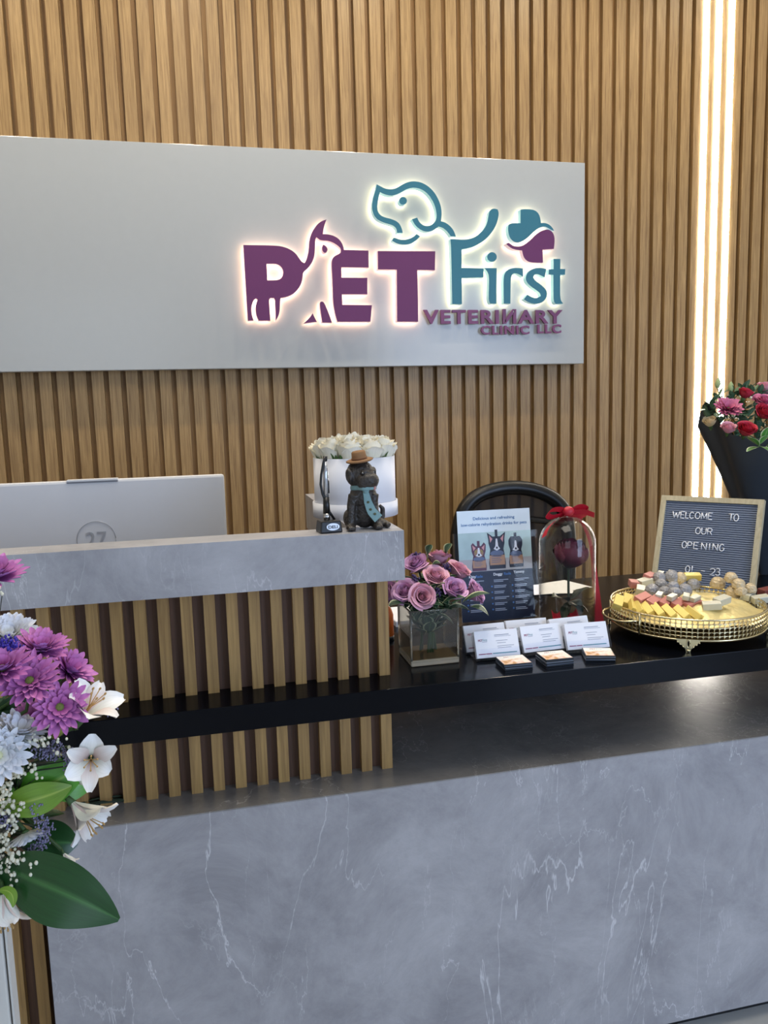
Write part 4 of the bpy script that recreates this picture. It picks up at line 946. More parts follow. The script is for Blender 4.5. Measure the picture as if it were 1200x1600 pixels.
# ------------------------------------------------------------------ gold tray of chocolates
TC = V((.990, 1.447, ZS)); TR = .1565; Z0, Z1 = .020, .064
t = thing('gold_tray', 'round gold lattice-edged tray on feet, full of chocolates, on the worktop', 'tray', TC)
b = B(); b.lathe([(0, Z0), (TR, Z0), (TR, Z0+.004), (0, Z0+.004)], TC, 72); b.build('tray_floor', mat('shaded_gold_floor', '5a4524', .5, .4), t)  # gold darkened in colour so the gallery holes show shade inside
b = B(); rows = 5; nc = 96
for k in range(rows+1):
    z = Z0+.003+(Z1-Z0-.003)*k/rows; thick = .0021 if k in (0, rows) else .0009
    b.tube([TC+V((TR*math.cos(a), TR*math.sin(a), z)) for a in [i/nc*2*PI for i in range(nc+1)]], thick, 6)
for i in range(nc):
    a = i/nc*2*PI; p = TC+V((TR*math.cos(a), TR*math.sin(a), 0)); b.tube([p+V((0, 0, Z0+.003)), p+V((0, 0, Z1))], .0010, 4)
    for k in range(1, rows):
        z = Z0+.003+(Z1-Z0-.003)*k/rows; b.box(p+V((0, 0, z)), (.0042, .0042, .0042), RZ(a)@RX(.785))
b.build('gallery', M['gold'], t)
fa0 = math.atan2(1.3226-TC.y, .9111-TC.x)
for k in range(4):
    a = fa0+k*PI/2; rd = V((math.cos(a), math.sin(a), 0)); tg = V((-math.sin(a), math.cos(a), 0)); b = B()
    out = [(-.023, .026), (-.021, .022), (-.0215, .019), (-.017, .0185), (-.0165, .0145), (-.012, .014), (-.0105, .0095), (-.006, .0075), (-.0038, .0), (.0038, .0), (.006, .0075), (.0105, .0095), (.012, .014), (.0165, .0145), (.017, .0185), (.0215, .019), (.021, .022), (.023, .026)]
    hole = [(.0018*math.cos(q), .017+.006*math.sin(q)) for q in [i/14*2*PI for i in range(14)]]
    o_ = TC+rd*(TR+.0035)
    b.prism([out, hole], lambda x, y, d: o_+tg*x+V((0, 0, y))-rd*d, 0, .003, (0, 0, 0))
    b.tube([o_+tg*(.0032*math.cos(q))+V((0, 0, .017+.0085*math.sin(q)))+rd*.001 for q in [i/20*2*PI for i in range(21)]], .0011, 5)
    for s_ in (-1, 1):
        for u in (.3, .6, .9): b.ellipsoid(o_+tg*s_*(.004+u*.018)+V((0, 0, .006+u*.015))+rd*.0005, .0017, None, 0, 8, 6)
    b.ellipsoid(o_+V((0, 0, .003))-rd*.0012, (.0042, .0042, .003), None, 0, 10, 6)
    b.build('foot', M['gold'], t)
ha = math.atan2((atZ(945, 955, ZS+.05)-TC).y, (atZ(945, 955, ZS+.05)-TC).x)
for k in range(2):
    a = ha+.18+k*PI; b = B(); pts_ = []
    for q in range(13):
        u = q/12*2-1; rr = TR+.003+.026*(1-u**4); an = a+u*.36; pts_.append(TC+V((rr*math.cos(an), rr*math.sin(an), .050-.012*(1-u*u)+ .006*(1-u*u))))
    b.tube(pts_, .0024, 8)
    for e in (pts_[0], pts_[-1]): b.tube([V((e.x, e.y, ZS+Z0)), V((e.x, e.y, ZS+Z1))], .0022, 6)
    b.build('handle', M['gold'], t)
b = B()
def liner(u, v):
    a = u*2*PI; r = v*(TR-.003); p = V((r*math.cos(a), r*math.sin(a), 0)); h = noise.noise(p*30)*.008+abs(noise.noise(p*60))*.006
    bulge = .027*(1-v*v); return TC+p+V((0, 0, Z0+.026+bulge+h*(1-.3*v)))
b.grid(liner, 90, 26); tag(b.build('foil_liner', M['foil']), 'crumpled gold foil lining the round tray under the chocolates', 'foil')
def tray_z(x, y):
    r = math.hypot(x-TC.x, y-TC.y)/(TR-.006); return ZS+Z0+.028+.027*max(0, 1-r*r)+.003
def bar_mesh(name, m):
    """foil-wrapped chocolate bar with folded ends, lying along X"""
    b = B(); L_, W_, H_ = .036, .019, .0145
    b.box((0, 0, 0), (L_, W_, H_), None, 0, .0012, 2)
    for s_ in (-1, 1):
        x = s_*(L_/2+.0003)
        b.face([V((x, -W_/2+.001, H_/2-.0012)), V((x, W_/2-.001, H_/2-.0012)), V((x+s_*.0006, 0, -.0005))]); b.face([V((x, -W_/2+.001, -H_/2+.0012)), V((x, W_/2-.001, -H_/2+.0012)), V((x+s_*.0005, 0, .001))])
    b.box((0, 0, -H_/2-.0001), (L_*.9, .0015, .0006), None, 0)
    return b.me(name, m)
YEL = mat('yellow_foil', 'e2ca70', .38, .15, vary=.08, scale=100); PNK = mat('pink_foil', 'bd7a70', .38, .15, vary=.08, scale=100); SIL = mat('pale_silver_foil', 'c8c6b4', .38, .15, vary=.06, scale=100)
RED = mat('red_brown_wrapper', '7c3f38', .4, .1, vary=.08)
bm_y, bm_p, bm_s, bm_r = bar_mesh('bar', YEL), bar_mesh('bar', PNK), bar_mesh('bar', SIL), bar_mesh('bar', RED)
bm_t = bar_mesh('bar', SIL); bm_t.transform(Matrix.Scale(.68, 4))
def bonbon_mesh(name, m, seed, n=9):
    rnd = random.Random(seed); b = B()
    pf = [(0, 0), (.0125, 0), (.0150, .002), (.0152, .006), (.0135, .0125), (.0095, .0175), (.0045, .0198), (0, .0202)]
    b.lathe([(r, z) for r, z in pf], (0, 0, 0), 11, 0, None, lambda a, z: 1+.06*math.sin(n*a*1.7+z*90+seed)+.04*math.sin(5*a+z*300), False)
    for k in range(7):
        a = rnd.uniform(0, 6.28); b.tube([V((.0128*math.cos(a), .0128*math.sin(a), .0125)), V((.006*math.cos(a+.4), .006*math.sin(a+.4), .0188)), V((.001, .001, .0204))], .0007, 4)
    return b.me(name, m)
GRY = mat('grey_foil', '949498', .42, .2, vary=.25, scale=120, bump=.4, bscale=200); GLD = mat('pale_gold_foil', 'c6b493', .42, .2, vary=.25, scale=120, bump=.4, bscale=200)
bb_g = [bonbon_mesh('bonbon', GRY, i) for i in range(2)]; bb_o = [bonbon_mesh('bonbon', GLD, 5+i) for i in range(2)]
def in_tray(p, lim):
    """keeps a sweet inside the gallery: slides it towards the viewer until it stands over the tray"""
    d = (CAM-p).normalized()
    for _ in range(400):
        if math.hypot(p.x-TC.x, p.y-TC.y) <= lim or p.y < TC.y: break
        p = p+d*.001
    return p
def bar(px, py, dz, rz, roll, me, lab, cat, group, tilt=0, tol=3):
    z = ZS+.045+dz; p = atZ(px, py, z)
    for _ in range(6): z = tray_z(p.x, p.y)+dz; p = atZ(px, py, z)
    p = in_tray(p, TR-(.010 if py < 902 else .024))
    m_ = Matrix.Translation(p) @ (RZ(rz) @ RY(tilt) @ RX(roll)).to_4x4()
    o = put(me, 'chocolate_bar', m_); tag(o, lab, cat, group); return o
gy = 'yellow-wrapped bars along the tray rim'
ylist = [(966, 941, .9, .35), (980, 938.5, .95, .3), (991, 948, 1.15, .5), (1000, 951, 1.35, .8), (1013, 953, 1.5, .95), (1029, 955, 1.55, .95), (1047, 957, 1.62, .9), (1066, 958.5, 1.7, .85), (1085, 959, 1.85, .5)]
nth = ('nearest the tray handle', 'second from the tray handle', 'third from the tray handle', 'fourth from the tray handle', 'fifth from the tray handle', 'sixth from the tray handle', 'third from the right end', 'second from the right end', 'at the right end of the row')
for i, (x, y, rz, ro) in enumerate(ylist): bar(x, y, .012, rz, ro, bm_y, 'yellow foil-wrapped bar of the front rim row, '+nth[i], 'chocolate', gy, -.38)
plist = [(1004, 935, .35), (1021, 940, .5), (1040, 942, .6), (1060, 944, .5), (1083, 944.5, .15)]
for i, (x, y, rz) in enumerate(plist): bar(x, y, .018, rz, .4 if i < 4 else .1, bm_p, 'pink-wrapped chocolate of the row behind the yellow bars, '+('first', 'second', 'third', 'fourth', 'fifth')[i]+' from left', 'chocolate', 'pink-wrapped chocolates', -.15)
bar(990, 912, .012, 1.2, .1, bm_p, 'pink-wrapped chocolate at the far left edge of the tray', 'chocolate', 'pink-wrapped chocolates'); bar(1015, 901, .016, .6, .3, bm_p, 'pink-wrapped chocolate at the back left of the tray, before the letter board', 'chocolate', 'pink-wrapped chocolates')
slist = [(1007, 909, .012, .25, 'pale silver-wrapped bar lying at the left behind the grey bonbons'), (1001, 922, .010, 1.0, 'pale silver-wrapped bar left of the grey bonbons'), (1030, 930, .020, .8, 'pale silver bar just behind the second pink chocolate'), (1050, 933, .018, .5, 'pale silver bar just behind the third pink chocolate'),
         (1072, 932, .018, .9, 'pale silver bar just behind the fourth pink chocolate'), (1086, 935, .016, .4, 'pale silver bar just behind the fifth pink chocolate'), (1112, 946, .010, -.5, 'large pale silver bar on bare foil right of the pink row'), (1128, 938, .012, .3, 'pale silver bar crossing behind the large one on the foil'),
         (1168, 930, .014, .6, 'pale silver bar in front of the gold bonbons'), (1188, 936, .010, -.2, 'pale silver bar right of the gold bonbons, near the frame edge'), (1032, 897, .022, .9, 'pale silver bar tip behind the grey bonbons, left'), (1047, 896, .022, .7, 'pale silver bar tip behind the grey bonbons, right')]
for k, (x, y, dz, rz, lab) in enumerate(slist): bar(x, y, dz-.006*(2 <= k < 6), rz, .15, bm_t if 2 <= k < 6 or k > 9 else bm_s, lab, 'chocolate', 'pale silver-wrapped chocolates', -.1)
bar(1197, 924, .016, .3, .1, bm_r, 'dark red-brown wrapped chocolate at the right edge of the tray', 'chocolate', None)
bar(1082, 901, .016, -.3, .2, bm_y, 'single yellow bar lying at the back before the letter board date', 'chocolate', None)
def bon(px, py, dz, me, lab, grp, sc=1, tl=(0, 0, 1)):
    p = atZ(px, py, ZS+.06+dz)
    for _ in range(6): p = atZ(px, py, tray_z(p.x, p.y)+dz+.008)
    p = in_tray(p, TR-.022); p.z -= .008
    o = put(me, 'foil_bonbon', aim(p, tl, sc, px)); tag(o, lab, 'chocolate', grp)
gl = [(1019, 922, .004, 1.25, 'large grey foil bonbon at the front left of the pile'), (1038, 923, .004, 1.0, 'grey foil bonbon second from left in the front of the pile'), (1055, 925, .004, 1.05, 'grey foil bonbon third from left in the front of the pile'), (1069, 921, .004, 1.15, 'grey foil bonbon fourth in the front of the pile'), (1083, 913, .004, 1.2, 'grey foil bonbon at the right end of the pile'),
      (1033, 912, .012, 1.05, 'grey foil bonbon in the middle row of the pile, left'), (1051, 915, .012, 1.0, 'grey foil bonbon in the middle of the pile'), (1064, 910, .010, 1.05, 'grey foil bonbon in the middle row of the pile, right'), (1030, 902, .022, 1.15, 'grey foil bonbon on top of the pile, left'), (1048, 901, .024, 1.35, 'large grey foil bonbon on top of the pile, centre')]
for i, (x, y, dz, sc, lab) in enumerate(gl): bon(x, y, dz, bb_g[i % 2], lab, 'grey foil bonbons', sc*.88, (random.uniform(-.25, .25), random.uniform(-.35, 0), 1))
ol = [(1121, 911, .004, 1.25, 'gold foil bonbon at the left of the gold group'), (1145, 924, .004, 1.2, 'gold foil bonbon at the front of the gold group'), (1142, 902, .018, 1.1, 'twisted gold foil bonbon topping the gold group'), (1153, 912, .010, 1.1, 'gold foil bonbon in the middle of the gold group'), (1157, 922, .006, 1.0, 'gold foil bonbon behind the pale silver bar, front'), (1172, 918, .006, 1.0, 'gold foil bonbon at the right of the gold group'), (1061, 900, .010, 1.1, 'round-faced gold foil bonbon standing right behind the grey pile')]
for i, (x, y, dz, sc, lab) in enumerate(ol): bon(x, y, dz, bb_o[i % 2], lab, 'gold foil bonbons', sc*.9, (random.uniform(-.2, .2), -.25 if i < 6 else -1.2, 1))

# ------------------------------------------------------------------ letter board
bo = V((1.1293, 1.812, ZS)); yaw = -.8918; ln_ = .3145; SZ = .2548
ux = V((math.cos(yaw), math.sin(yaw), 0)); bk = V((-math.sin(yaw), math.cos(yaw), 0)); uy = V((0, 0, math.cos(ln_)))+bk*math.sin(ln_); nn = ux.cross(uy); nn = nn if nn.y < 0 else -nn
t = thing('letter_board', 'grey felt letter board in a pale wood frame welcoming guests, behind the tray', 'letter board', bo, yaw)
PW = wood('pale_oak_frame', 'b9ad8c', 'd2c7a8', .5); FELT = mat('grey_felt', '7a8498', .95, vary=.12, scale=300)
BP = lambda x, y, d: bo+ux*x+uy*y-nn*d
b = B(); f_ = .0135
for q in ([(0, 0), (SZ, 0), (SZ-f_, f_), (f_, f_)], [(SZ, 0), (SZ, SZ), (SZ-f_, SZ-f_), (SZ-f_, f_)], [(SZ, SZ), (0, SZ), (f_, SZ-f_), (SZ-f_, SZ-f_)], [(0, SZ), (0, 0), (f_, f_), (f_, SZ-f_)]):
    b.prism([q], BP, 0, .018, (0, 0, 0))
b.build('frame', PW, t)
b = B(); nr = 40; hh = (SZ-2*f_)/nr
for k in range(nr):
    y0 = f_+k*hh
    pf = [(y0, .0090), (y0+hh*.15, .0090), (y0+hh*.25, .0050), (y0+hh*.8, .0050), (y0+hh, .0090)]
    for (ya, da), (yb, db) in zip(pf, pf[1:]): b.face([BP(f_, ya, da), BP(SZ-f_, ya, da), BP(SZ-f_, yb, db), BP(f_, yb, db)])
b.span((0, 0, 0), (0, 0, 0)) if False else None
b.prism([[(f_, f_), (SZ-f_, f_), (SZ-f_, SZ-f_), (f_, SZ-f_)]], BP, .0093, .016, (0, 0, 0)); b.build('felt_panel', FELT, t)
LW = mat('white_letter_plastic', 'e8eaf0', .4)
def bpx(px, py):
    d = ray(px, py); o_ = bo+nn*-.004; tt = (o_-CAM).dot(nn)/d.dot(nn); p = CAM+d*tt-bo; return p.dot(ux), p.dot(uy)
fr = (bo-nn*.0055, ux, uy, nn)
STROKES = {'W': [[(0, 1), (.25, 0), (.5, .8), (.75, 0), (1, 1)]], 'E': [[(1, 1), (0, 1), (0, 0), (1, 0)], [(0, .52), (.8, .52)]], 'L': [[(0, 1), (0, 0), (1, 0)]], 'M': [[(0, 0), (.08, 1), (.5, .15), (.92, 1), (1, 0)]], 'T': [[(0, 1), (1, 1)], [(.5, 1), (.5, 0)]], 'U': [[(0, 1), (0, .28), (.14, .06), (.5, 0), (.86, .06), (1, .28), (1, 1)]], 'R': [[(0, 0), (0, 1), (.65, 1), (.95, .88), (.95, .62), (.65, .5), (0, .5)], [(.55, .5), (1, 0)]], 'P': [[(0, 0), (0, 1), (.65, 1), (.97, .88), (.97, .6), (.65, .47), (0, .47)]], 'N': [[(0, 0), (0, 1), (1, 0), (1, 1)]], 'I': [[(.5, 0), (.5, 1)]], '1': [[(.5, 0), (.5, 1)]], '-': [[(0, .42), (1, .42)]],
           'O': [[(.5+.5*math.cos(i/18*2*PI), .5+.5*math.sin(i/18*2*PI)) for i in range(19)]], '0': [[(.5+.5*math.cos(i/18*2*PI), .5+.5*math.sin(i/18*2*PI)) for i in range(19)]], 'C': [[(.5+.5*math.cos(.7+i/16*4.9), .5+.5*math.sin(.7+i/16*4.9)) for i in range(17)]], 'G': [[(.5+.5*math.cos(.7+i/16*5.0), .5+.5*math.sin(.7+i/16*5.0)) for i in range(17)]+[(1, .45), (.55, .45)]],
           '2': [[(0, .75), (.12, .93), (.5, 1), (.88, .93), (.98, .72), (.8, .45), (0, 0), (1, 0)]], '3': [[(.02, .85), (.3, 1), (.7, 1), (.95, .8), (.85, .6), (.45, .53), (.85, .46), (1, .22), (.75, .02), (.3, 0), (0, .15)]]}
def stroke_word(name, chars):
    """chars: list of (letter, px left, px right, py top, py bottom) as read off the board"""
    b = B()
    for ch, xl, xr, yt, yb in chars:
        x0, ya = bpx(xl, (yt+yb)/2); x1, _ = bpx(xr, (yt+yb)/2); _, y1 = bpx((xl+xr)/2, yt); _, y0 = bpx((xl+xr)/2, yb)
        for st in STROKES[ch]:
            q_ = [bo+nn*-.0036+ux*(x0+(x1-x0)*u)+uy*(y0+(y1-y0)*v) for u, v in st]
            for seg in ([q_] if len(q_) > 7 else [q_[i:i+2] for i in range(len(q_)-1)]): b.tube(seg, .0014, 6)
    return b.build(name, LW, t)
sc = lambda L_: [(c, 1010+a/6.316, 1010+d/6.316, 760+e/6.316, 760+f/6.316) for c, a, d, e, f in L_]
stroke_word('lettering', sc([('W', 260, 328, 248, 312), ('E', 340, 378, 250, 315), ('L', 388, 420, 253, 316), ('C', 428, 470, 256, 318), ('O', 482, 530, 258, 320), ('M', 543, 598, 262, 326), ('E', 612, 652, 264, 328), ('T', 810, 862, 274, 340), ('O', 864, 910, 276, 344)]))
stroke_word('lettering', sc([('O', 486, 534, 408, 470), ('U', 546, 588, 412, 474), ('R', 604, 648, 416, 480)]))
stroke_word('lettering', sc([('O', 352, 396, 545, 610), ('P', 408, 448, 550, 614), ('E', 468, 512, 554, 618), ('N', 544, 592, 560, 626), ('I', 610, 636, 564, 630), ('N', 656, 704, 567, 633), ('G', 722, 768, 572, 640)]))
stroke_word('lettering', sc([('0', 386, 428, 786, 850), ('1', 436, 466, 786, 846), ('-', 540, 578, 800, 862), ('2', 628, 676, 812, 878), ('3', 684, 726, 812, 880)]))
b = B(); b.prism([[(SZ*.42, .0), (SZ*.58, .0), (SZ*.54, SZ*.6), (SZ*.46, SZ*.6)]], lambda x, y, d: bo+ux*x+V((0, 0, y*.93))+bk*(.125-.20*y)-bk*-d*0+bk*d, 0, .004, (0, 0, 0)); b.build('prop_stand', PW, t)

# ------------------------------------------------------------------ wrapped bouquet at the right
BO = V((1.52, 1.86, ZS)); AX = V((.10, .0, 1)).normalized()
BP_ = mat('hazed_black_paper', '363c44', .42, vary=.15, scale=8)  # black paper greyed in colour for daylight sheen and haze
t = thing('wrapping_paper', 'black paper cone wrapped round the pink and red bouquet, right of the letter board', 'bouquet wrap', BO)
b = B()
def cone(u, v, k=1.0):
    a = math.radians(-205+230*u); c = .015+v*.23*(1 if v < .5 else 1+.15*(v-.5)); L_ = .41-.07*u+.085*math.exp(-((u-.11)/.07)**2)
    return BO+V((.06*v, 0, 0))+V((c*k*math.cos(a)*1.0, c*k*.62*math.sin(a), v*L_+.001))
b.grid(cone, 48, 16); b.grid(lambda u, v: cone(u, v, .985)+V((0, .001, 0)), 48, 16); b.build('front_sheet', BP_, t, fix=False)
b = B()
def backs(u, v):
    a = math.radians(20+135*u); c = .015+v*.215; return BO+V((.06*v, 0, 0))+V((c*math.cos(a), c*.5*math.sin(a), v*(.37+.03*math.sin(u*9))+.001))
b.grid(backs, 30, 10); b.build('back_sheet', BP_, t, fix=False)
PK = petalmat('pink_petal', '9c2f5c', 'cc6f92', .55); RDp = petalmat('red_petal', '8f1428', 'c23247', .5); CR = petalmat('cream_petal', 'c9b27a', 'e6d3ac', .55); PP = petalmat('pale_pink_petal', 'c06a88', 'e3a5b4', .55)
pmum = mum_mesh('bloom', PK, 3, 5, .55, None, 1.5, 22)
rr_ = rose_mesh('bloom', RDp, 61, 6, .16, .85); rp = rose_mesh('bloom', PP, 62, 6, .16, .85); rcm = rose_mesh('bloom', CR, 63, 5, .1, .8); rpk = rose_mesh('bloom', PK, 64, 6, .3, .95)
fl = [('pink_chrysanthemum', pmum, (1141, 630), 1.77, .034, (-.2, -.7, .8), 'pink frilled flower on the upper left of the wrapped bouquet', 1), ('red_rose', rr_, (1164, 616), 1.80, .020, (.2, -.3, 1), 'small red rose at the top of the wrapped bouquet', 1.4), ('pale_pink_rose', rp, (1196, 607), 1.84, .024, (0, -.3, 1), 'pale pink rose highest at the right of the wrapped bouquet', 1.3),
      ('pink_rose', rpk, (1194, 628), 1.78, .026, (-.1, -.6, 1), 'deep pink rose under the pale pink one at the frame edge', 1.2), ('red_rose', rr_, (1193, 645), 1.74, .026, (0, -.8, .7), 'red rose at the right edge of the wrapped bouquet', 1.2), ('red_rose', rr_, (1166, 672), 1.72, .027, (-.1, -.6, .9), 'largest red rose low at the front of the wrapped bouquet', 1.2), ('cream_rose', rcm, (1109, 660), 1.80, .020, (-.5, -.4, 1), 'cream rosebud tucked in the left corner of the black paper', 1.3), ('coral_rose', rp, (1138, 670), 1.735, .020, (-.2, -.6, 1), 'small coral rose low behind the paper edge', 1.3)]
for i, (nm, me, pp, y, sc_, ax, lab, zs) in enumerate(fl):
    c = atY(*pp, y); ax = V(ax).normalized(); base = c-ax*sc_*.6
    o = thing(nm, lab, 'flower', base, group='flowers of the wrapped bouquet'); put(me, 'bloom', aim(base, ax, (sc_, sc_, sc_*zs), i), o)
    b = B(); b.tube([base+ax*.004, base-ax*.004, base-ax*.012], [.006, .005, .0025], 8); b.build('stem', M['stem'], o)
EU = leafmat('eucalyptus_leaf', '56755a', '86a07e'); b = B(); rnd = random.Random(9)
cen = atY(1170, 655, 1.84)
for i in range(620):
    px, py = rnd.uniform(1100, 1215), rnd.uniform(604, 725)
    if py > 655+(px-1105)*.70 or py < 640-(px-1100)*1.0 or py < 606+.3*abs(px-1165): continue
    p = atY(px, py, rnd.uniform(1.81, 1.88)); q = p+V((rnd.uniform(-.03, .03), rnd.uniform(-.03, .005), rnd.uniform(-.012, .03))); leaf_into(b, p, q, rnd.uniform(.006, .011), nv=5, nu=4)
for pp, y, q in (((1144, 612), 1.82, (1140, 600)), ((1150, 615), 1.82, (1156, 604)), ((1170, 622), 1.82, (1172, 612))): leaf_into(b, atY(*pp, y), atY(*q, y), .011, nv=5, nu=4)
tag(b.build('bouquet_foliage', EU), 'grey-green leaves filling the black-wrapped bouquet', 'foliage', kind='stuff')
BG = leafmat('bright_edged_leaf', '4f8a3c', '8fb56a', 'dfe6c0'); o = thing('leafy_sprig', 'bright green white-edged sprig hanging over the black paper', 'flower sprig', atY(1186, 697, 1.66))
for a_, c_ in (((1186, 697), (1166, 683)), ((1185, 698), (1167, 706)), ((1188, 694), (1199, 680)), ((1190, 699), (1202, 706)), ((1192, 690), (1200, 668))):
    b = B(); leaf_into(b, atY(*a_, 1.66), atY(*c_, 1.64), .012, V((0, -.004, .004)), nv=8, nu=5); b.build('leaf', BG, o)
b = B(); b.tube([atY(1186, 697, 1.66), atY(1196, 700, 1.70), atY(1204, 690, 1.76)], .0016, 6); b.build('stem', M['stem'], o)
BUD = mat('lisianthus_bud', '9fae78', .6, vary=.2)
for i, (pp, y, lab) in enumerate((((1142, 606), 1.82, 'plump green lisianthus bud topping the wrapped bouquet'), ((1121, 600), 1.84, 'slim pale bud above the light strips end, leftmost high bud'), ((1115, 632), 1.84, 'pale closed bud left of the pink frilled flower'))):
    c = atY(*pp, y); o = thing('flower_bud', lab, 'flower bud', c, group='buds of the wrapped bouquet'); b = B(); b.lathe([(0, 0), (.005, .003), (.0078, .012), (.006, .020), (.0022, .027), (0, .029)], c-V((0, 0, .012)), 12, 0, RY(.1*i).to_4x4()); b.build('bud', BUD, o)
    b = B(); b.tube([c-V((0, 0, .012)), c+V((.02, 0, -.06)), atY(1165, 680, 1.84)], .0014, 5); b.build('stem', M['stem'], o)

# ------------------------------------------------------------------ flower stand and bouquet at the left
FS = V((-.405, .95, 0)); t = thing('flower_stand', 'white metal flower stand at the left in front of the desk', 'flower stand', FS)
WM = mat('white_painted_metal', 'cfcdc6', .4, vary=.03)
pole = atY(2, 1540, .96)
b = B(); b.span((pole.x-.009, .95, .0), (pole.x+.009, .975, .80), 0, .002); b.span((pole.x+.0115, .952, 0), (pole.x+.014, .973, .80)); b.build('pole', WM, t)
b = B(); b.span((pole.x-.33, .95, 0), (pole.x-.31, .975, .80), 0, .002); b.build('pole', WM, t)
b = B(); b.span((pole.x-.34, .85, .80), (pole.x+.02, 1.08, .812), 0, .003); b.build('top_plate', WM, t)
FC = V((pole.x-.105, .965, .812)); t = thing('flower_basket', 'white basket bowl on the flower stand holding the large bouquet', 'basket', FC)
b = B(); b.lathe([(.05, 0), (.072, .03), (.085, .06), (.082, .06), (.068, .03), (0, .006)], FC, 36); b.build('bowl', WM, t)
PM = petalmat('purple_mum_petal', '8a2a78', 'cb7abb', .55, 'b48ccc'); WMm = petalmat('white_mum_petal', 'e6e6d4', 'eef0f6', .55)
GC = mat('mum_centre', '6a7434', .7, vary=.3); YC = mat('cream_centre', 'd9d6a8', .7)
pms = [mum_mesh('bloom', PM, 20+i, 4, (.55, .8, .5)[i], GC, 1.25, 19) for i in range(3)]
wms = [mum_mesh('bloom', WMm, 30, 5, .6, YC, 1.35, 19), mum_mesh('bloom', WMm, 31, 6, .9, None, 1.2, 24)]
L_ = [('purple_chrysanthemum', 1, (63, 1018), .90, .030, (.25, -.30, 1), 'purple chrysanthemum highest of the group, seen from its side'), ('purple_chrysanthemum', 1, (106, 1050), .93, .030, (.75, -.30, .75), 'purple chrysanthemum furthest out to the right against the slats'), ('purple_chrysanthemum', 0, (48, 1066), .86, .031, (-.05, -.75, .75), 'purple chrysanthemum facing forward in the middle of the group'),
      ('purple_chrysanthemum', 2, (93, 1106), .88, .030, (.25, -.85, .5), 'purple chrysanthemum lowest of the group, beside the white lily'), ('purple_chrysanthemum', 1, (-12, 905), .90, .034, (.2, -.3, 1), 'purple chrysanthemum cut by the frame, level with the counter'), ('purple_chrysanthemum', 1, (4, 1048), .86, .030, (.1, -.5, 1), 'purple chrysanthemum cut by the frame below the blue statice'), ('purple_chrysanthemum', 2, (54, 1122), .92, .024, (-.1, -.6, .8), 'small dark purple chrysanthemum half hidden in the shade')]
for i, (nm, k, pp, y, sc_, ax, lab) in enumerate(L_):
    c = atY(*pp, y); ax = V(ax).normalized(); o = thing(nm, lab, 'flower', c, group='purple chrysanthemums'); put(pms[k], 'bloom', aim(c, ax, sc_, i), o)
    b = B(); b.tube([c-ax*sc_*.1, c-ax*.04+V((-.02, .02, -.02)), FC+V((.006*i-.02, .0, .06))], .0022, 6); b.build('stem', M['stem'], o)
for i, (k, pp, y, sc_, ax, lab) in enumerate(((1, (14, 1000), .93, .032, (.1, -.5, .9), 'cream pompon chrysanthemum above the blue statice'), (0, (-2, 1180), .85, .030, (.15, -.9, .35), 'large white chrysanthemum cut by the left frame edge'), (0, (26, 1150), .87, .031, (.35, -.1, .9), 'white daisy-like chrysanthemum seen from its side above the large one'), (0, (40, 1300), .88, .022, (.25, -.3, -.9), 'small pale flower hanging downward among the lavender sprigs'))):
    c = atY(*pp, y); ax = V(ax).normalized(); o = thing('white_chrysanthemum', lab, 'flower', c, group='white chrysanthemums'); put(wms[k], 'bloom', aim(c, ax, sc_, i), o)
    b = B(); b.tube([c-ax*sc_*.1, c-ax*.03+V((-.02, .02, -.01)), FC+V((.006*i-.03, .01, .06))], .0022, 6); b.build('stem', M['stem'], o)
AW = petalmat('white_alstroemeria_petal', 'dfe0c8', 'f2f2f0', .5); AS = petalmat('streaked_alstroemeria_petal', 'd8b9b0', 'eeeae4', .5); AST = mat('stamen', 'b9945a', .6)
als = [lily_mesh('bloom', AW, AS, AST, i) for i in range(2)]
for i, (pp, y, sc_, ax, lab) in enumerate((((128, 1122), .90, .052, (.55, -.35, .8), 'white lily-like flower opening to the right beside the purple blooms'), ((142, 1184), .88, .047, (.15, -1, .25), 'white lily-like flower facing forward before the black shelf'), ((116, 1258), .88, .050, (.62, -.45, -.55), 'white lily-like flower drooping over the marble edge'), ((4, 1400), .86, .044, (.1, -.3, -1), 'white lily-like flower hanging at the lower left corner'), ((100, 1335), .90, .020, (.3, -.2, -.6), 'small half-open white bloom above the big dark leaf'))):
    c = atY(*pp, y); ax = V(ax).normalized(); o = thing('white_alstroemeria', lab, 'flower', c, group='white alstroemerias'); put(als[i % 2], 'bloom', aim(c, ax, sc_, i*1.1+.5), o)
    b = B(); b.tube([c-ax*sc_*.3, c-ax*.05+V((-.03, .02, .0)), FC+V((.004*i, .0, .06))], .002, 6); b.build('stem', M['stem'], o)
for i, (pp, q, lab) in enumerate((((120, 1212), (136, 1222), 'closed white bud pointing right over the marble edge'), ((82, 1152), (97, 1135), 'yellow-green bud below the lowest purple chrysanthemum'), ((118, 1208), (106, 1206), 'slim white bud beside the forward-facing lily-like flower'))):
    a_ = atY(*pp, .90); c_ = atY(*q, .89); o = thing('flower_bud', lab, 'flower bud', a_, group='buds of the large bouquet'); d = c_-a_; b = B(); b.lathe([(0, 0), (.004, .1), (.0062, .4), (.0048, .75), (0, 1)], (0, 0, 0), 10, 0); o2 = b.me('bud', (AW, mat('yellow_green_bud', '9a9c4a', .5), AW)[i]); put(o2, 'bud', aim(a_, d, (1, 1, d.length*1.35)), o)
    b = B(); b.tube([a_, a_+V((-.03, .01, -.01)), FC+V((.02, 0, .06))], .0014, 5); b.build('stem', M['stem'], o)
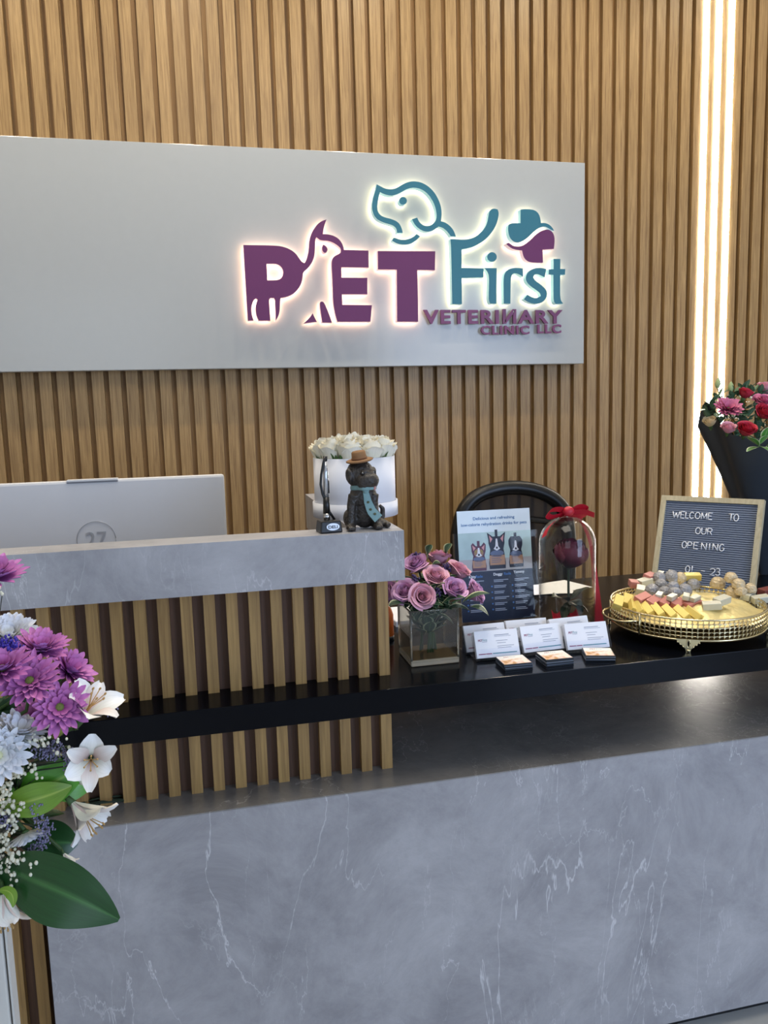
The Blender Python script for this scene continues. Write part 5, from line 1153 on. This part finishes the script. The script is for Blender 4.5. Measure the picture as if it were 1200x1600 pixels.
# leaves
LG = leafmat('bright_green_leaf', '549a26', '8fbb4a', None, .35); LD = leafmat('dark_green_leaf', '1f4a20', '3f7038', None, .32); LY = leafmat('yellow_green_leaf', '6f9426', '9db348', None, .4)
def leafthing(lab, a_, ya, c_, yc, wd, m, bend=(0, -.02, .01), up=(0, -1, .3), fold=.12, wave=0, sh=1):
    p = atY(*a_, ya); q = atY(*c_, yc); o = thing('broad_leaf', lab, 'leaf', p, group='broad leaves of the large bouquet')
    b = B(); leaf_into(b, p, q, wd, V(bend), V(up), 22, 10, 0, fold, wave, sh); b.grid(lambda u, v: p, 1, 1) if False else None; b.build('blade', m, o, fix=False)
    b = B(); b.tube([p, p.lerp(FC+V((.02, 0, .05)), .5), FC+V((.02, 0, .05))], .0028, 6); b.build('stalk', M['stem'], o)
leafthing('largest dark green leaf spreading over the marble front', (-6, 1352), .88, (186, 1437), .82, .0355, LD, (.0, -.02, .020), (0, -1, .2), .10, .03, .95)
leafthing('bright green broad leaf pointing right under the lily-like flowers', (6, 1262), .90, (140, 1192), .90, .024, LG, (0, -.02, .006))
leafthing('yellow-green leaf lying across the middle of the bouquet', (0, 1258), .885, (112, 1228), .885, .018, LY, (0, -.02, .0))
leafthing('green leaf behind the drooping lily-like flower', (36, 1320), .92, (122, 1318), .92, .026, LD, (0, -.01, .01))
leafthing('green leaf tip between the bright leaf and the black shelf', (70, 1240), .93, (150, 1222), .95, .018, LG, (0, -.01, .01))
leafthing('dark leaf in the shade below the forward purple chrysanthemum', (-4, 1150), .95, (62, 1092), .94, .024, LD)
leafthing('dark upright leaf behind the white daisy-like flower', (20, 1190), .96, (30, 1088), .95, .022, LD)
leafthing('pale yellow curled leaf at the lower left corner', (-4, 1392), .85, (20, 1418), .84, .006, LY, (.012, 0, .012))
b = B(); rnd = random.Random(21)
for i in range(170):
    px, py = rnd.uniform(-70, 92), rnd.uniform(1085, 1370); y = rnd.uniform(.93, 1.0)
    if px > 40 and py > 1325: continue
    p = atY(px, py, y); q = p+V((rnd.uniform(-.03, .04), rnd.uniform(-.02, .01), rnd.uniform(-.035, .03))); leaf_into(b, p, q, rnd.uniform(.006, .013), nv=5, nu=3)
tag(b.build('bouquet_greenery', LD), 'dense dark greenery inside the large left bouquet', 'foliage', kind='stuff')
# baby's breath
GB = mat('gypsophila_white', 'e4e0c8', .7, vary=.08); b = B(); rnd = random.Random(33)
for cx, cy, sx, sy, n in ((28, 1205, 24, 18, 46), (14, 1232, 16, 22, 32), (18, 1275, 18, 25, 44), (16, 1352, 24, 18, 56), (6, 1315, 12, 16, 22), (66, 1160, 24, 12, 30), (20, 1382, 8, 8, 7), (35, 1345, 16, 12, 16), (0, 925, 5, 8, 4)):
    for i in range(n):
        p = atY(cx+rnd.gauss(0, sx*.6), cy+rnd.gauss(0, sy*.6), .865+rnd.uniform(-.012, .012)); r = rnd.uniform(.0012, .0024)
        b.ellipsoid(p, (r, r, r*1.15), None, 0, 7, 5)
        if i % 3 == 0: b.tube([p, atY(cx, cy+30, .90)], .0005, 4, 1)
tag(b.build('babys_breath', [GB, M['stemd']]), 'tiny white baby\'s breath blossoms scattered over the left bouquet', 'flowers', kind='stuff')
SB = mat('blue_violet_statice', '4233a0', .7, vary=.3, scale=200); SG = mat('grey_lavender', '8a86a6', .75, vary=.3, scale=200)
sprig('statice_sprig', 'vivid blue-violet statice between the cream pompon and purple blooms', [atY(4, 1012, .88), atY(14, 1008, .88), atY(20, 1016, .88)], SB, FC+V((0, 0, .08)), 'statice of the large bouquet', 60, .011, .0016, 3)
for i, (pts_, lab) in enumerate((([(62, 1174), (80, 1178), (88, 1166)], 'grey lavender sprig under the lowest purple chrysanthemum'), ([(106, 1180), (118, 1186), (112, 1196)], 'grey lavender sprig left of the forward-facing lily-like flower'), ([(58, 1264), (64, 1280), (72, 1296), (66, 1316)], 'grey lavender sprig below the yellow-green leaf'), ([(34, 1350), (46, 1356), (54, 1364), (52, 1332)], 'lavender sprig lying on the big dark leaf'), ([(6, 1276), (14, 1282)], 'lavender sprig at the left frame edge amid baby\'s breath'), ([(154, 1100), (166, 1106), (174, 1108)], 'feathery grey sprig tip before the black shelf'))):
    sprig('lavender_sprig', lab, [atY(x, y, .875 if i < 5 else .95) for x, y in pts_], SG, FC+V((.01, 0, .06)), 'lavender sprigs of the large bouquet', 60, .0095, .0010, 10+i)
o = thing('cut_stems', 'bundle of dark cut stems lying on the marble ledge beside the slats', 'stems', atZ(150, 1240, ZB)); 
for i in range(9):
    b = B(); a_ = atZ(112+i, 1246+i*2.2, ZB+.002+.004*(i % 3)); c_ = atZ(192+random.uniform(-10, 12), 1230+i*2.6, ZB+.002+.004*(i % 3)); b.tube([a_, (a_+c_)/2+V((0, 0, .003)), c_], .0017, 5); b.build('stem', M['stemd'], o)
